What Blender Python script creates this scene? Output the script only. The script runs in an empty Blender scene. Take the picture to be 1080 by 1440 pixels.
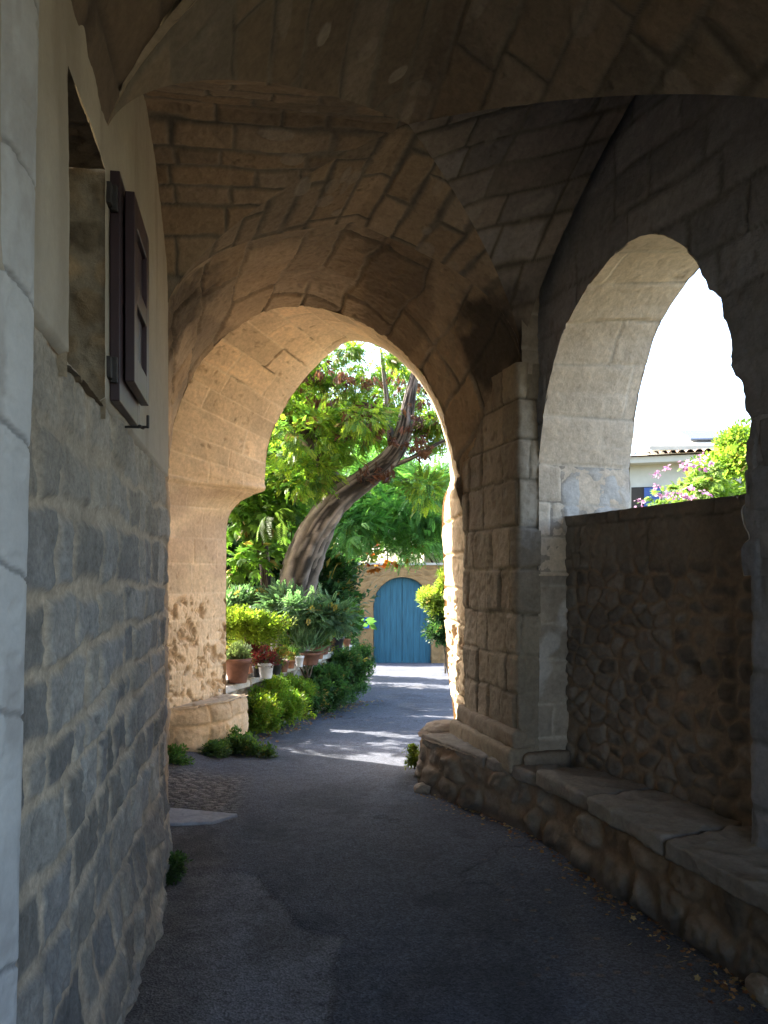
import bpy, bmesh, math, random
import numpy as np
from mathutils import Vector
S = bpy.context.scene
C = S.collection
EYE = 1.6
RES = 0.0135

# ------------------------------------------------------------------ helpers
def P(px, py, d):
    return np.array(((px - 540) / 1120 * d, d, EYE - (py - 810) / 1120 * d))

def tag(o, label=None, cat=None, group=None, kind=None):
    if label: o['label'] = label
    if cat: o['category'] = cat
    if group: o['group'] = group
    if kind: o['kind'] = kind
    return o

def thing(name, label, cat, loc=(0, 0, 0), group=None, rz=0):
    o = bpy.data.objects.new(name, None); C.objects.link(o)
    o.location = loc; o.rotation_euler = (0, 0, rz); o.empty_display_size = .2
    return tag(o, label, cat, group)

def hash3(ix, iy, iz, seed):
    h = (ix.astype(np.int64) * 374761393 + iy.astype(np.int64) * 668265263 + iz.astype(np.int64) * 2147483647 + seed * 974711) & 0xffffffff
    h = ((h ^ (h >> 13)) * 1274126177) & 0xffffffff
    h = ((h ^ (h >> 16)) * 2246822519) & 0xffffffff
    return ((h ^ (h >> 15)) & 0xffffff) / float(0xffffff)

def vn(x, y, z=None, seed=0):
    if z is None: z = np.zeros_like(x)
    xi, yi, zi = np.floor(x), np.floor(y), np.floor(z)
    fx, fy, fz = x - xi, y - yi, z - zi
    fx = fx*fx*(3-2*fx); fy = fy*fy*(3-2*fy); fz = fz*fz*(3-2*fz)
    r = 0
    for a in (0, 1):
        for b in (0, 1):
            for c in (0, 1):
                w = (fx if a else 1-fx) * (fy if b else 1-fy) * (fz if c else 1-fz)
                r = r + w * hash3(xi+a, yi+b, zi+c, seed)
    return r * 2 - 1

def fbm(x, y, z=None, seed=0, oc=4, gain=.5):
    if z is None: z = np.zeros_like(x)
    r = 0; a = 1; t = 0
    for k in range(oc):
        r = r + a * vn(x * 2**k, y * 2**k, z * 2**k, seed + k * 17); t += a; a *= gain
    return r / t

def sm(x, a, b):
    t = np.clip((x - a) / (b - a), 0, 1); return t * t * (3 - 2 * t)

def mixc(a, b, t):
    return a * (1 - t[..., None]) + b * t[..., None]

def mesh_np(name, V, F, mat, parent=None, col=None, smooth=True, weld=False):
    V = np.asarray(V, dtype=np.float32).reshape(-1, 3); F = np.asarray(F, dtype=np.int32)
    n = F.shape[1]
    me = bpy.data.meshes.new(name)
    me.vertices.add(len(V)); me.vertices.foreach_set('co', V.ravel())
    me.loops.add(F.size); me.loops.foreach_set('vertex_index', F.ravel())
    me.polygons.add(len(F)); me.polygons.foreach_set('loop_start', np.arange(len(F), dtype=np.int32) * n)
    me.update(calc_edges=True)
    if smooth: me.polygons.foreach_set('use_smooth', np.ones(len(F), dtype=bool))
    if col is not None:
        col = np.asarray(col, dtype=np.float32).reshape(-1, 3)
        a = me.color_attributes.new('Col', 'FLOAT_COLOR', 'POINT')
        a.data.foreach_set('color', np.hstack([np.clip(col, 0, 1), np.ones((len(col), 1), np.float32)]).astype(np.float32).ravel())
    if mat: me.materials.append(mat)
    o = bpy.data.objects.new(name, me); C.objects.link(o)
    if parent: o.parent = parent
    return o

def grid_faces(ni, nj, flip=False, mask=None, off=0):
    i, j = np.meshgrid(np.arange(ni-1), np.arange(nj-1), indexing='ij')
    if mask is not None: i, j = i[mask], j[mask]
    else: i, j = i.ravel(), j.ravel()
    a = i*nj + j + off; b = (i+1)*nj + j + off; c = (i+1)*nj + j+1 + off; d = i*nj + j+1 + off
    return np.stack([a, d, c, b] if flip else [a, b, c, d], 1)

def surf(name, Pg, UV, style, mat, parent=None, toward=(0, 3, 1.5), mask=None, fade=None, post=None):
    """Pg (ni,nj,3) grid; style(u,v,P)->(height,colour); displaced along its normals"""
    du = np.gradient(Pg, axis=0); dv = np.gradient(Pg, axis=1)
    N = np.cross(du, dv); L = np.linalg.norm(N, axis=2, keepdims=True); N = N / np.maximum(L, 1e-9)
    t = np.array(toward) - Pg
    flip = (N * t).sum(2).mean() < 0
    if flip: N = -N
    h, col = style(UV[..., 0], UV[..., 1], Pg)
    if fade is not None: h = h * fade
    Q = Pg + N * h[..., None]
    if post is not None: Q = post(Q)
    ni, nj = Q.shape[:2]
    return mesh_np(name, Q, grid_faces(ni, nj, flip, mask), mat, parent, col)

def cum(P_, axis):
    d = np.linalg.norm(np.diff(P_, axis=axis), axis=2)
    z = np.zeros_like(np.take(d, [0], axis=axis))
    return np.concatenate([z, np.cumsum(d, axis=axis)], axis=axis)

def resample(pts, n=None, res=RES):
    pts = np.asarray(pts, float); d = np.r_[0, np.cumsum(np.linalg.norm(np.diff(pts, axis=0), axis=1))]
    if n is None: n = max(3, int(d[-1] / res) + 2)
    t = np.linspace(0, d[-1], n)
    return np.stack([np.interp(t, d, pts[:, k]) for k in range(pts.shape[1])], 1)

def smoothpts(pts, it=2):
    pts = np.asarray(pts, float)
    for _ in range(it):
        q = [pts[0]]
        for a, b in zip(pts[:-1], pts[1:]): q += [a*.75+b*.25, a*.25+b*.75]
        pts = np.array(q + [pts[-1]])
    return pts

# ------------------------------------------------------------------ masonry
def ashlar(u, v, ch, cw, seed, hj=.2, wj=.45, warp=.01, rnd=.02, rag=.004):
    r = random.Random(seed)
    wu = u + warp * fbm(u*4, v*4, seed=seed+3, oc=3)
    wv = v + warp * fbm(u*2.5+9, v*2.5, seed=seed+5, oc=3)
    if rag: wu = wu + rag*fbm(u*26, v*26, seed=seed+7, oc=3); wv = wv + rag*fbm(u*26+5, v*26, seed=seed+8, oc=3)
    b = [wv.min() - ch*r.random() - .01]
    while b[-1] < wv.max() + ch: b.append(b[-1] + ch*(1+hj*r.uniform(-1, 1)))
    b = np.array(b); ri = np.clip(np.searchsorted(b, wv) - 1, 0, len(b)-2)
    e = np.zeros_like(u); cid = np.zeros_like(u)
    dy = np.minimum(wv - b[ri], b[ri+1] - wv)
    for k in range(len(b)-1):
        m = ri == k
        if not m.any(): continue
        uu = wu[m]; w = [uu.min() - cw*r.random() - .01]
        while w[-1] < uu.max() + cw: w.append(w[-1] + cw*(1+wj*r.uniform(-1, 1)))
        w = np.array(w); ci = np.clip(np.searchsorted(w, uu)-1, 0, len(w)-2)
        dx = np.minimum(uu - w[ci], w[ci+1]-uu); d2 = dy[m]
        cr = (dx < rnd) & (d2 < rnd)
        ee = np.minimum(dx, d2); ee[cr] = rnd - np.hypot(rnd-dx[cr], rnd-d2[cr])
        e[m] = ee; cid[m] = k*131 + ci
    return e, cid

def voro(u, v, ch, cw, seed, jit=.8, warp=.02):
    wu = (u + warp*fbm(u*6, v*6, seed=seed+1, oc=3)) / cw
    wv = (v + warp*fbm(u*6+7, v*6, seed=seed+2, oc=3)) / ch
    wu = wu + .5*(np.floor(wv) % 2)*0
    iu, iv = np.floor(wu), np.floor(wv)
    F1 = np.full_like(u, 9.); F2 = np.full_like(u, 9.); cid = np.zeros_like(u)
    for a in (-1, 0, 1):
        for b in (-1, 0, 1):
            cu, cv = iu+a, iv+b
            x = cu + .5 + jit*(hash3(cu, cv, cv*0, seed)-.5) + .5*(cv % 2)*.6
            y = cv + .5 + jit*(hash3(cu, cv, cv*0+1, seed)-.5)
            d = np.sqrt((wu-x)**2 + (wv-y)**2)
            nid = hash3(cu, cv, cv*0+2, seed)*9999
            less = d < F1
            F2 = np.where(less, F1, np.minimum(F2, d)); cid = np.where(less, nid, cid); F1 = np.where(less, d, F1)
    return (F2-F1)*.5*min(cu.dtype.type(cw), ch), cid

def masonry(kind='ashlar', ch=.24, cw=.45, m=.008, depth=.012, seed=1, base=(.4, .3, .2), base2=None, mort=(.42, .33, .22),
            var=.18, warp=.012, rough=.006, blockoff=.006, stain=.35, stainc=(.12, .09, .07), pits=.5, hj=.2, wj=.45, rnd=.02, jit=.8,
            joint_dark=0., patches=None, bulge=0., fill=0., extra=None, soft=.005, rag=.004):
    base = np.array(base); base2 = np.array(base2 if base2 is not None else base*np.array((1.08, .98, .85))); mort = np.array(mort); stainc = np.array(stainc)
    def f(u, v, Pg):
        if kind == 'ashlar': e, cid = ashlar(u, v, ch, cw, seed, hj, wj, warp, rnd, rag)
        else: e, cid = voro(u, v, ch, cw, seed, jit, warp)
        z = np.zeros_like(u)
        h1 = hash3(np.floor(cid), z, z, seed+50); h2 = hash3(np.floor(cid), z+3, z, seed+51); h3 = hash3(np.floor(cid), z+5, z, seed+52)
        fill_n = sm(fbm(u*1.7, v*1.7, seed=seed+60, oc=3), .0, .35) * fill*.8          # places where mortar laps over the stones
        mm = m * (1 + .6*fbm(u*9, v*9, seed=seed+61, oc=2)) + fill_n*.03
        face = sm(e, mm*.4, mm*1.3 + soft)
        fine = fbm(u*28, v*28, seed=seed+9, oc=4, gain=.6); mid = fbm(u*7, v*7, seed=seed+10, oc=3)
        h = face*(depth + blockoff*(h1-.5)*2 + bulge*np.sqrt(np.clip(e/(ch*.5), 0, 1))) + rough*(fine*.7 + mid*1.0)*(.4+.6*face) - depth
        pit = sm(fbm(u*22, v*22, seed=seed+11, oc=2), .42, .62) * sm(fbm(u*2, v*2, seed=seed+12), -.1, .3)*pits
        h = h - pit*.012*face
        c = mixc(np.broadcast_to(base, u.shape+(3,)), base2, h2)
        c = c * (1 + var*(h3-.5)*2)[..., None]
        c = c * (1 + .13*fine + .16*mid)[..., None]
        c = mixc(c, stainc, np.clip(pit*.6, 0, 1))
        c = mixc(mort*(1 + .12*fine)[..., None], c, face)
        if joint_dark: c = c * (1 - joint_dark*sm(-e, -mm*1.0-.003, 0)*sm(fbm(u*3, v*3, seed=seed+70, oc=2), -.25, .15))[..., None]
        st = sm(fbm(u*.9+3, v*.9, seed=seed+13, oc=5, gain=.6), .02, .5) * stain
        c = mixc(c, stainc*(1+.3*fine)[..., None], st)
        if extra is not None: h, c = extra(u, v, Pg, h, c, e, cid)
        return h, c
    return f

def plaster(base=(.42, .36, .28), seed=3, rough=.003, stain=.3, stainc=(.2, .17, .13)):
    base = np.array(base); stainc = np.array(stainc)
    def f(u, v, Pg):
        fine = fbm(u*25, v*25, seed=seed, oc=4, gain=.6); mid = fbm(u*3, v*2, seed=seed+1, oc=4); st = fbm(u*6, v*1.2, seed=seed+2, oc=4)
        h = rough*(.5*fine + 2.2*mid)
        c = np.broadcast_to(base, u.shape+(3,)) * (1 + .07*fine + .15*mid)[..., None]
        c = mixc(c, stainc, sm(st, .0, .6)*stain)
        return h, c
    return f

# ------------------------------------------------------------------ materials
def nodes(name):
    m = bpy.data.materials.new(name); m.use_nodes = True
    nt = m.node_tree; nt.nodes.clear()
    return m, nt, nt.nodes.new('ShaderNodeOutputMaterial')

def mat_attr(name, rough=.9, nscale=60, namp=.25, bump=.35, bdist=.004, spec=.25, vscale=None):
    m, nt, out = nodes(name); N = nt.nodes; L = nt.links
    at = N.new('ShaderNodeAttribute'); at.attribute_name = 'Col'
    tc = N.new('ShaderNodeTexCoord')
    no = N.new('ShaderNodeTexNoise'); no.inputs['Scale'].default_value = nscale; no.inputs['Detail'].default_value = 10; no.inputs['Roughness'].default_value = .72
    L.new(tc.outputs['Object'], no.inputs['Vector'])
    mr = N.new('ShaderNodeMapRange'); mr.inputs['From Min'].default_value = .25; mr.inputs['From Max'].default_value = .75
    mr.inputs['To Min'].default_value = 1-namp; mr.inputs['To Max'].default_value = 1+namp
    L.new(no.outputs['Fac'], mr.inputs['Value'])
    mx = N.new('ShaderNodeVectorMath'); mx.operation = 'SCALE'
    L.new(at.outputs['Color'], mx.inputs[0]); L.new(mr.outputs[0], mx.inputs['Scale'])
    b = N.new('ShaderNodeBsdfPrincipled'); b.inputs['Roughness'].default_value = rough; b.inputs['Specular IOR Level'].default_value = spec
    L.new(mx.outputs[0], b.inputs['Base Color'])
    bp = N.new('ShaderNodeBump'); bp.inputs['Strength'].default_value = bump; bp.inputs['Distance'].default_value = bdist
    h = no.outputs['Fac']
    if vscale:
        vo = N.new('ShaderNodeTexVoronoi'); vo.inputs['Scale'].default_value = vscale; L.new(tc.outputs['Object'], vo.inputs['Vector'])
        vr = N.new('ShaderNodeMapRange'); vr.inputs['To Min'].default_value = .6; vr.inputs['To Max'].default_value = 1.4
        sx_ = N.new('ShaderNodeSeparateColor'); L.new(vo.outputs['Color'], sx_.inputs[0]); L.new(sx_.outputs[0], vr.inputs['Value'])
        m2 = N.new('ShaderNodeVectorMath'); m2.operation = 'SCALE'; L.new(mx.outputs[0], m2.inputs[0]); L.new(vr.outputs[0], m2.inputs['Scale']); L.new(m2.outputs[0], b.inputs['Base Color'])
        ad = N.new('ShaderNodeMath'); ad.operation = 'ADD'; L.new(no.outputs['Fac'], ad.inputs[0]); L.new(vo.outputs['Distance'], ad.inputs[1]); h = ad.outputs[0]
    L.new(h, bp.inputs['Height']); L.new(bp.outputs[0], b.inputs['Normal'])
    L.new(b.outputs[0], out.inputs[0])
    return m

def mat_leaf(name, trans=.45, rough=.5, tint=(1.4, 1.55, .8)):
    m, nt, out = nodes(name); N = nt.nodes; L = nt.links
    at = N.new('ShaderNodeAttribute'); at.attribute_name = 'Col'
    b = N.new('ShaderNodeBsdfPrincipled'); b.inputs['Roughness'].default_value = rough; b.inputs['Specular IOR Level'].default_value = .3
    t = N.new('ShaderNodeBsdfTranslucent'); mx = N.new('ShaderNodeMixShader'); mx.inputs[0].default_value = trans
    vm = N.new('ShaderNodeVectorMath'); vm.operation = 'MULTIPLY'; vm.inputs[1].default_value = (1.5, 1.7, .6)
    vm.inputs[1].default_value = tint
    L.new(at.outputs['Color'], b.inputs['Base Color']); L.new(at.outputs['Color'], vm.inputs[0]); L.new(vm.outputs[0], t.inputs['Color'])
    L.new(b.outputs[0], mx.inputs[1]); L.new(t.outputs[0], mx.inputs[2]); L.new(mx.outputs[0], out.inputs[0])
    return m

def mat_plain(name, colr, rough=.6, nscale=12, namp=.12, spec=.4, metal=0., bump=.15, stretch=(1, 1, 1)):
    m, nt, out = nodes(name); N = nt.nodes; L = nt.links
    tc = N.new('ShaderNodeTexCoord'); mp = N.new('ShaderNodeMapping'); mp.inputs['Scale'].default_value = stretch
    L.new(tc.outputs['Object'], mp.inputs[0])
    no = N.new('ShaderNodeTexNoise'); no.inputs['Scale'].default_value = nscale; no.inputs['Detail'].default_value = 6
    L.new(mp.outputs[0], no.inputs['Vector'])
    rp = N.new('ShaderNodeMapRange'); rp.inputs['From Min'].default_value = .3; rp.inputs['From Max'].default_value = .7
    rp.inputs['To Min'].default_value = 1-namp; rp.inputs['To Max'].default_value = 1+namp
    L.new(no.outputs['Fac'], rp.inputs['Value'])
    vm = N.new('ShaderNodeVectorMath'); vm.operation = 'SCALE'; vm.inputs[0].default_value = colr; L.new(rp.outputs[0], vm.inputs['Scale'])
    b = N.new('ShaderNodeBsdfPrincipled'); b.inputs['Roughness'].default_value = rough; b.inputs['Specular IOR Level'].default_value = spec
    b.inputs['Metallic'].default_value = metal
    L.new(vm.outputs[0], b.inputs['Base Color'])
    bp = N.new('ShaderNodeBump'); bp.inputs['Strength'].default_value = bump; bp.inputs['Distance'].default_value = .003
    L.new(no.outputs['Fac'], bp.inputs['Height']); L.new(bp.outputs[0], b.inputs['Normal']); L.new(b.outputs[0], out.inputs[0])
    return m

M_STONE = mat_attr('stone', nscale=34, namp=.24, bump=.8, bdist=.010)
M_STONEL = mat_attr('wall_stone', nscale=60, namp=.38, bump=1., bdist=.007)
M_PLASTER = mat_attr('plaster', nscale=70, namp=.08, bump=.3, bdist=.003)
M_ROAD = mat_attr('asphalt', rough=.82, nscale=130, namp=.45, bump=.9, bdist=.006, spec=.35, vscale=120)
M_SOIL = mat_attr('soil', nscale=30, namp=.4, bump=.8, bdist=.02)
M_BARK = mat_attr('bark', nscale=25, namp=.25, bump=.6, bdist=.01)
M_LEAF = mat_leaf('leaf', .5)
M_LEAFD = mat_leaf('leaf_dense', .3)  # less translucent, for pods and dry leaves
M_PETAL = mat_leaf('petal', .4, .6, (1.1, 1, 1.1))
M_WOOD = mat_plain('shutter_paint', (.030, .010, .013), .42, 14, .35, .5, stretch=(1, 1, .15), bump=.3)
M_BLUE = mat_plain('door_paint', (.026, .105, .15), .6, 5, .3, .35, stretch=(4, 4, .3))
M_BOX = mat_plain('letterbox_paint', (.02, .09, .35), .4)
M_IRON = mat_plain('iron', (.03, .026, .025), .6, 40, .3)
M_TERRA = mat_plain('terracotta', (.27, .125, .075), .85, 20, .2, .15)
M_TERRAB = mat_plain('brown_pot', (.17, .085, .06), .7, 20, .18, .2)
M_WHITEP = mat_plain('white_pot', (.62, .62, .64), .5, 20, .08)
M_BLACKP = mat_plain('black_pot', (.03, .03, .035), .5)
M_DARK = mat_plain('dark_timber', (.03, .025, .02), .8)
M_TILE = mat_plain('roof_tile', (.38, .24, .16), .85, 8, .3)
M_RENDER = mat_plain('house_render', (.40, .385, .33), .9, 3, .1)
M_GREYROOF = mat_plain('grey_roof', (.2, .2, .2), .8, 6, .2)
M_PANEL = mat_plain('panel_glass', (.09, .10, .13), .2, 5, .05)
M_SHUTB = mat_plain('blue_shutter', (.03, .07, .22), .5)
M_ROOFM = mat_plain('roof_mass', (.3, .24, .18), .9)

# ------------------------------------------------------------------ passage building
bld = thing('vaulted_passage', 'shadowy stone vaulted passage with pointed arches that spans the lane', 'passage', (-1.3, 4.6, 0))
def ch(o):    # child of the passage, vertices written in world space
    o.parent = bld; o.matrix_parent_inverse.identity(); o.location = (1.3, -4.6, 0); return o

def xl(d): return -.477 - .17*d          # left wall line
def xr(d): return 2.854 - .36*d          # arcade wall inner line
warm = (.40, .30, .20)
A = np.array((xl(2.61), 2.61)); B = np.array((-1.27, 4.58)); Cc = np.array((.90, 5.2)); D = np.array((xr(2.75), 2.75)); Mc = np.array((.13, 4.25))
def fprof(t):
    t = np.clip(np.abs(t), 0, 1); return .55*np.sqrt(np.maximum(1-t*t, 0)) + .45*(1-t)
HM = 1.01
def hb(a, Hb): return (HM+(Hb-HM)*(1-a*a))*fprof(a)
daubs = [(.5, .35), (-.2, .6), (.3, .8), (-.6, .5), (.8, .55), (-.45, .85), (.15, .25), (.62, .9), (-.1, .9), (-.8, .75)]
def smudge_and_shade(Pg, c):
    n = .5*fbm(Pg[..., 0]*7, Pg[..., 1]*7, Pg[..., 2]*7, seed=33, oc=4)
    for (q, rad, k) in (((-1.22, 5.0, 3.22), (.32, .5, .34), .75), ((.74, 5.38, 3.22), (.30, .45, .36), .85)):  # first: surface smudge; second: shade of the hollow painted into the colour
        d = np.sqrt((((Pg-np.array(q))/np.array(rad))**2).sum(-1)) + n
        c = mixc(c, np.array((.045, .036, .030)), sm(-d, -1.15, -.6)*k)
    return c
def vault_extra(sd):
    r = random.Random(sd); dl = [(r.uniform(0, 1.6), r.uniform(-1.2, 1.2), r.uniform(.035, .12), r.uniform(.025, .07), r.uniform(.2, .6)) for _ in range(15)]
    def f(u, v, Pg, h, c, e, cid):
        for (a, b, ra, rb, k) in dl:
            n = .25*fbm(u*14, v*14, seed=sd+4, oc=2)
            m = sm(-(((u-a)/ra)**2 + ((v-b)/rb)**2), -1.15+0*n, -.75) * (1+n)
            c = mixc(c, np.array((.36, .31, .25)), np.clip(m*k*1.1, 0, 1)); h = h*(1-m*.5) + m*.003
        return h, smudge_and_shade(Pg, c)
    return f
RW = .0105
def web(name, P0, P1, z0, z1, Hb, half, ln, seed, base, wj=.45, ch_=.21, cw=.5, edge0=False, bo=.005, jd=.42):
    ns = int(np.linalg.norm(P1-P0)/RW); nr = int(max(ln, 2.1)/RW)
    s = np.linspace(0, 1, ns)[:, None]; r = np.linspace(1, .004, nr)[None, :]
    s, r = np.broadcast_arrays(s, r)
    a = 2*s-1
    e0 = P0[None, None]*r[..., None] + Mc*(1-r[..., None]); e1 = P1*r[..., None] + Mc*(1-r[..., None])
    xy = e0*(1-s[..., None]) + e1*s[..., None]
    H = HM + (Hb-HM)*r*(1-a*a)
    zs = r*(z0*(1-s)+z1*s) + (1-r)*3.0
    z = zs + H*fprof(r*a)
    Pg = np.dstack([xy, z])
    UV = np.dstack([(1-r)*ln, r*a*half*1.15])
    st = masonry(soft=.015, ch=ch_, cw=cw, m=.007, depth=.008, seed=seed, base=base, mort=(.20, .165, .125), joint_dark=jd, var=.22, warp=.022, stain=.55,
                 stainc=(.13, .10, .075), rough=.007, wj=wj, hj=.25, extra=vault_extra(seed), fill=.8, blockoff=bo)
    fade = sm(1-np.abs(a)*1.0, 0, .06)*sm(1-r, 0, .02) if edge0 else sm(1-np.abs(a)*1.0, 0, .06)
    return ch(surf(name, Pg, UV, st, M_STONE, toward=(.2, 3.8, 1.5), fade=fade))
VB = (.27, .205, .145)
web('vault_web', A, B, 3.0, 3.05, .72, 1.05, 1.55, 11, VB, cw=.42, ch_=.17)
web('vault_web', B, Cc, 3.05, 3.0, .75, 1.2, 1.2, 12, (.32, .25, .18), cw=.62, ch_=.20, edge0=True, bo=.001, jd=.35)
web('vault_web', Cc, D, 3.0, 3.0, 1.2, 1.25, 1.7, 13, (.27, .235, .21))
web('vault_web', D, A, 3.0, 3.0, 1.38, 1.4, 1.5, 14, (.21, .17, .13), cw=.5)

# front barrel running back over the photographer
n1, n2 = 110, 150
s = -np.cos(np.linspace(0, np.pi, n1))[:, None]; t = np.linspace(0, 1, n2)[None, :]
s, t = np.broadcast_arrays(s, t)
yA = A[1]*(1-(s+1)/2) + D[1]*(s+1)/2
yy = yA*(1-t) + (-4.5)*t
xx = xl(yy)*(1-(s+1)/2) + xr(yy)*(s+1)/2
ex = .10
zz = 3.0 + hb(s, 1.38) + ex*fprof(s)
xx = xx*1.0
Pg = np.dstack([xx, yy, zz])
UV = np.dstack([cum(Pg, 1), cum(Pg, 0)])
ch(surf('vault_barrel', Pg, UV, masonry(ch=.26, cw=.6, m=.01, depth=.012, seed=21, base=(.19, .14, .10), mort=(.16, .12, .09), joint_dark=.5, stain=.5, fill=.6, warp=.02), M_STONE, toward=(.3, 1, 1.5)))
# transverse arris face between the two bays
s2 = -np.cos(np.linspace(0, np.pi, 260))[:, None]; k = np.linspace(0, 1, 9)[None, :]
s2, k = np.broadcast_arrays(s2, k)
yA = A[1]*(1-(s2+1)/2) + D[1]*(s2+1)/2; xA = A[0]*(1-(s2+1)/2) + D[0]*(s2+1)/2
Pg = np.dstack([xA, yA, 3.0 + hb(s2, 1.38) + (-.02+.14*k)*fprof(s2)])
ch(surf('transverse_arris', Pg, np.dstack([cum(Pg, 1), cum(Pg, 0)]), masonry(ch=.3, cw=.3, seed=22, base=(.42, .34, .25), stain=.2, depth=.004, blockoff=.002), M_STONE, toward=(.3, 0, 1.5)))

# --- curves O, I, G of the splayed far arch
Lp = np.array((-1.9, 7.0)); Rp = np.array((.62, 6.05))
def onI(px, py):
    q = (px-540)/1120; s_ = (7*q+1.9)/(2.52+.95*q); d = 7-.95*s_
    return P(px, py, d)
def onG(px, py):
    q = (px-540)/1120; s_ = (7.75*q+1.16)/(1.71+.35*q); d = 7.75-.35*s_
    return P(px, py, d)
I_arch = smoothpts([onI(*p) for p in [(236, 650), (239, 615), (249, 580), (262, 545), (279, 512), (302, 486), (328, 462), (354, 445), (380, 434), (412, 429), (450, 432), (490, 444), (530, 464), (565, 490), (597, 527), (620, 572), (634, 618), (646, 665)]], 2)
G_arch = smoothpts([onG(*p) for p in [(372, 690), (373, 655), (378, 622), (388, 596), (402, 570), (420, 543), (441, 518), (465, 495), (488, 479), (512, 479), (540, 490), (567, 510), (595, 541), (617, 585), (630, 630), (634, 676)]], 2)
O_arch = []
for s_ in np.linspace(0, 1, 60):
    a = 2*s_-1; xy = B*(1-s_)+Cc*s_; O_arch.append((xy[0], xy[1], 3.05*(1-s_)+3.0*s_ + hb(a, .75)))
O_arch = np.array(O_arch)
nA = 330
Oa, Ia, Ga = (resample(c, nA) for c in (O_arch, I_arch, G_arch))
def leg(top, foot_xy, n, shape=None):
    z = np.linspace(-.15, top[2], n)
    out = np.zeros((n, 3)); out[:, 2] = z; out[:, 0] = foot_xy[0]; out[:, 1] = foot_xy[1]
    w = sm(z, top[2]-.5, top[2])
    out[:, 0] = out[:, 0]*(1-w) + top[0]*w; out[:, 1] = out[:, 1]*(1-w) + top[1]*w
    return out
nL = 190
Ol = leg(Oa[0], (-1.27, 4.60), nL); Il = leg(Ia[0], (-1.9, 7.0), nL)
Or_ = leg(Oa[-1], (.93, 5.22), nL)[::-1]; Ir = leg(Ia[-1], (.625, 6.06), nL)[::-1]
# G legs with corbels drawn from the photograph's outline
gl = smoothpts([onG(*p) for p in [(318, 1075), (318, 760), (319, 738), (323, 722), (333, 708), (350, 698), (371, 691), (372, 690)]], 1)
Gl = resample(gl, nL); Gl[-1] = Ga[0]
gr = smoothpts([onG(*p) for p in [(634, 676), (632, 684), (623, 700), (621, 730), (624, 800), (626, 880), (630, 950), (638, 1000), (641, 1065)]], 1)
Gr = resample(gr, nL); Gr[0] = Ga[-1]
cat3 = lambda a, b, c: np.vstack([a[:-1], b, c[1:]])
Oc, Ic, Gc = cat3(Ol, Oa, Or_), cat3(Il, Ia, Ir), cat3(Gl, Ga, Gr)
def loft(name, c0, c1, style, n, toward, bow=0., vkey=0, fe=None):
    t = np.linspace(0, 1, n)[None, :, None]
    Pg = c0[:, None]*(1-t) + c1[:, None]*t
    U = cum(Pg, 1); V = np.repeat(np.r_[0, np.cumsum(np.linalg.norm(np.diff(c0 if vkey == 0 else c1, axis=0), axis=1))][:, None], n, 1)
    return ch(surf(name, Pg, np.dstack([U, V]), style, M_STONE, toward=toward, fade=None if fe is None else sm(t[..., 0]+0*V, 0, fe)))
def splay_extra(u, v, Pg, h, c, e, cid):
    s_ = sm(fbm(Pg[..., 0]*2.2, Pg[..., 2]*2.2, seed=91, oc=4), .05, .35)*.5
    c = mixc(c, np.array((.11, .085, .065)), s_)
    return h + .012*fbm(u*4, v*4, seed=92, oc=3), smudge_and_shade(Pg, c)
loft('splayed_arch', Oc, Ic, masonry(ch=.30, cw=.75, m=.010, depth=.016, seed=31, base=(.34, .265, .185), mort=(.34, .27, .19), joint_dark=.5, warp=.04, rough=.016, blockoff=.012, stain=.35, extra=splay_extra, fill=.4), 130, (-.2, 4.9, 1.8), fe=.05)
def soff_extra(u, v, Pg, h, c, e, cid):
    z = Pg[..., 2]; x = Pg[..., 0]
    # big smooth impost stones, then coarse weathered rubble lower down the left jamb
    band = sm(z, 2.42, 2.46)*sm(-z, -2.50, -2.46)*sm(-x, .3, .5)
    h = h + band*.02
    band2 = sm(z, 1.55, 1.6)*sm(-z, -2.42, -2.40)*sm(-x, .3, .5)
    c = mixc(c, np.array((.44, .31, .21))*(1+.2*fbm(u*5, v*12, seed=77, oc=4))[..., None], band2*.55*sm(fbm(u*2, v*5, seed=78, oc=3), -.35, .2))
    low = sm(-z, -1.45, -1.35)
    pit = sm(fbm(u*10, v*13, seed=79, oc=4, gain=.65), .02, .3)*low
    h = h - pit*.035 - low*.01*np.abs(fbm(u*25, v*25, seed=80, oc=3))
    c = mixc(c, np.array((.30, .20, .12)), pit*.5)
    rt = sm(x, .35, .5)*sm(-z, -2.6, -2.3)
    h = h + rt*(.035*fbm(z*3.5, u*2, seed=83, oc=4) + .012*fbm(z*14, u*10, seed=84, oc=3) - .025*sm(-np.abs(((z+.1)%.29)-.145), -.02, -.006))
    crack = sm(-e, -.010, -.003)*sm(z, 3.0, 3.35)*sm(-np.abs(u-.55-.1*v%.3), -.32, -.2)*sm(fbm(u*5, v*7, seed=82, oc=2), .0, .2)
    h = h - crack*.02; c = mixc(c, np.array((.08, .06, .04)), crack*.8)
    return h, c
loft('arch_soffit', Ic, Gc, masonry(ch=.235, cw=.62, m=.006, depth=.004, seed=32, base=(.76, .575, .37), base2=(.69, .53, .35), mort=(.80, .64, .44), var=.13, warp=.008, rough=.003, blockoff=.004, stain=.16, stainc=(.30, .21, .14), extra=soff_extra, pits=.6, rnd=.008), 130, (-.3, 7.0, 1.6))
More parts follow.
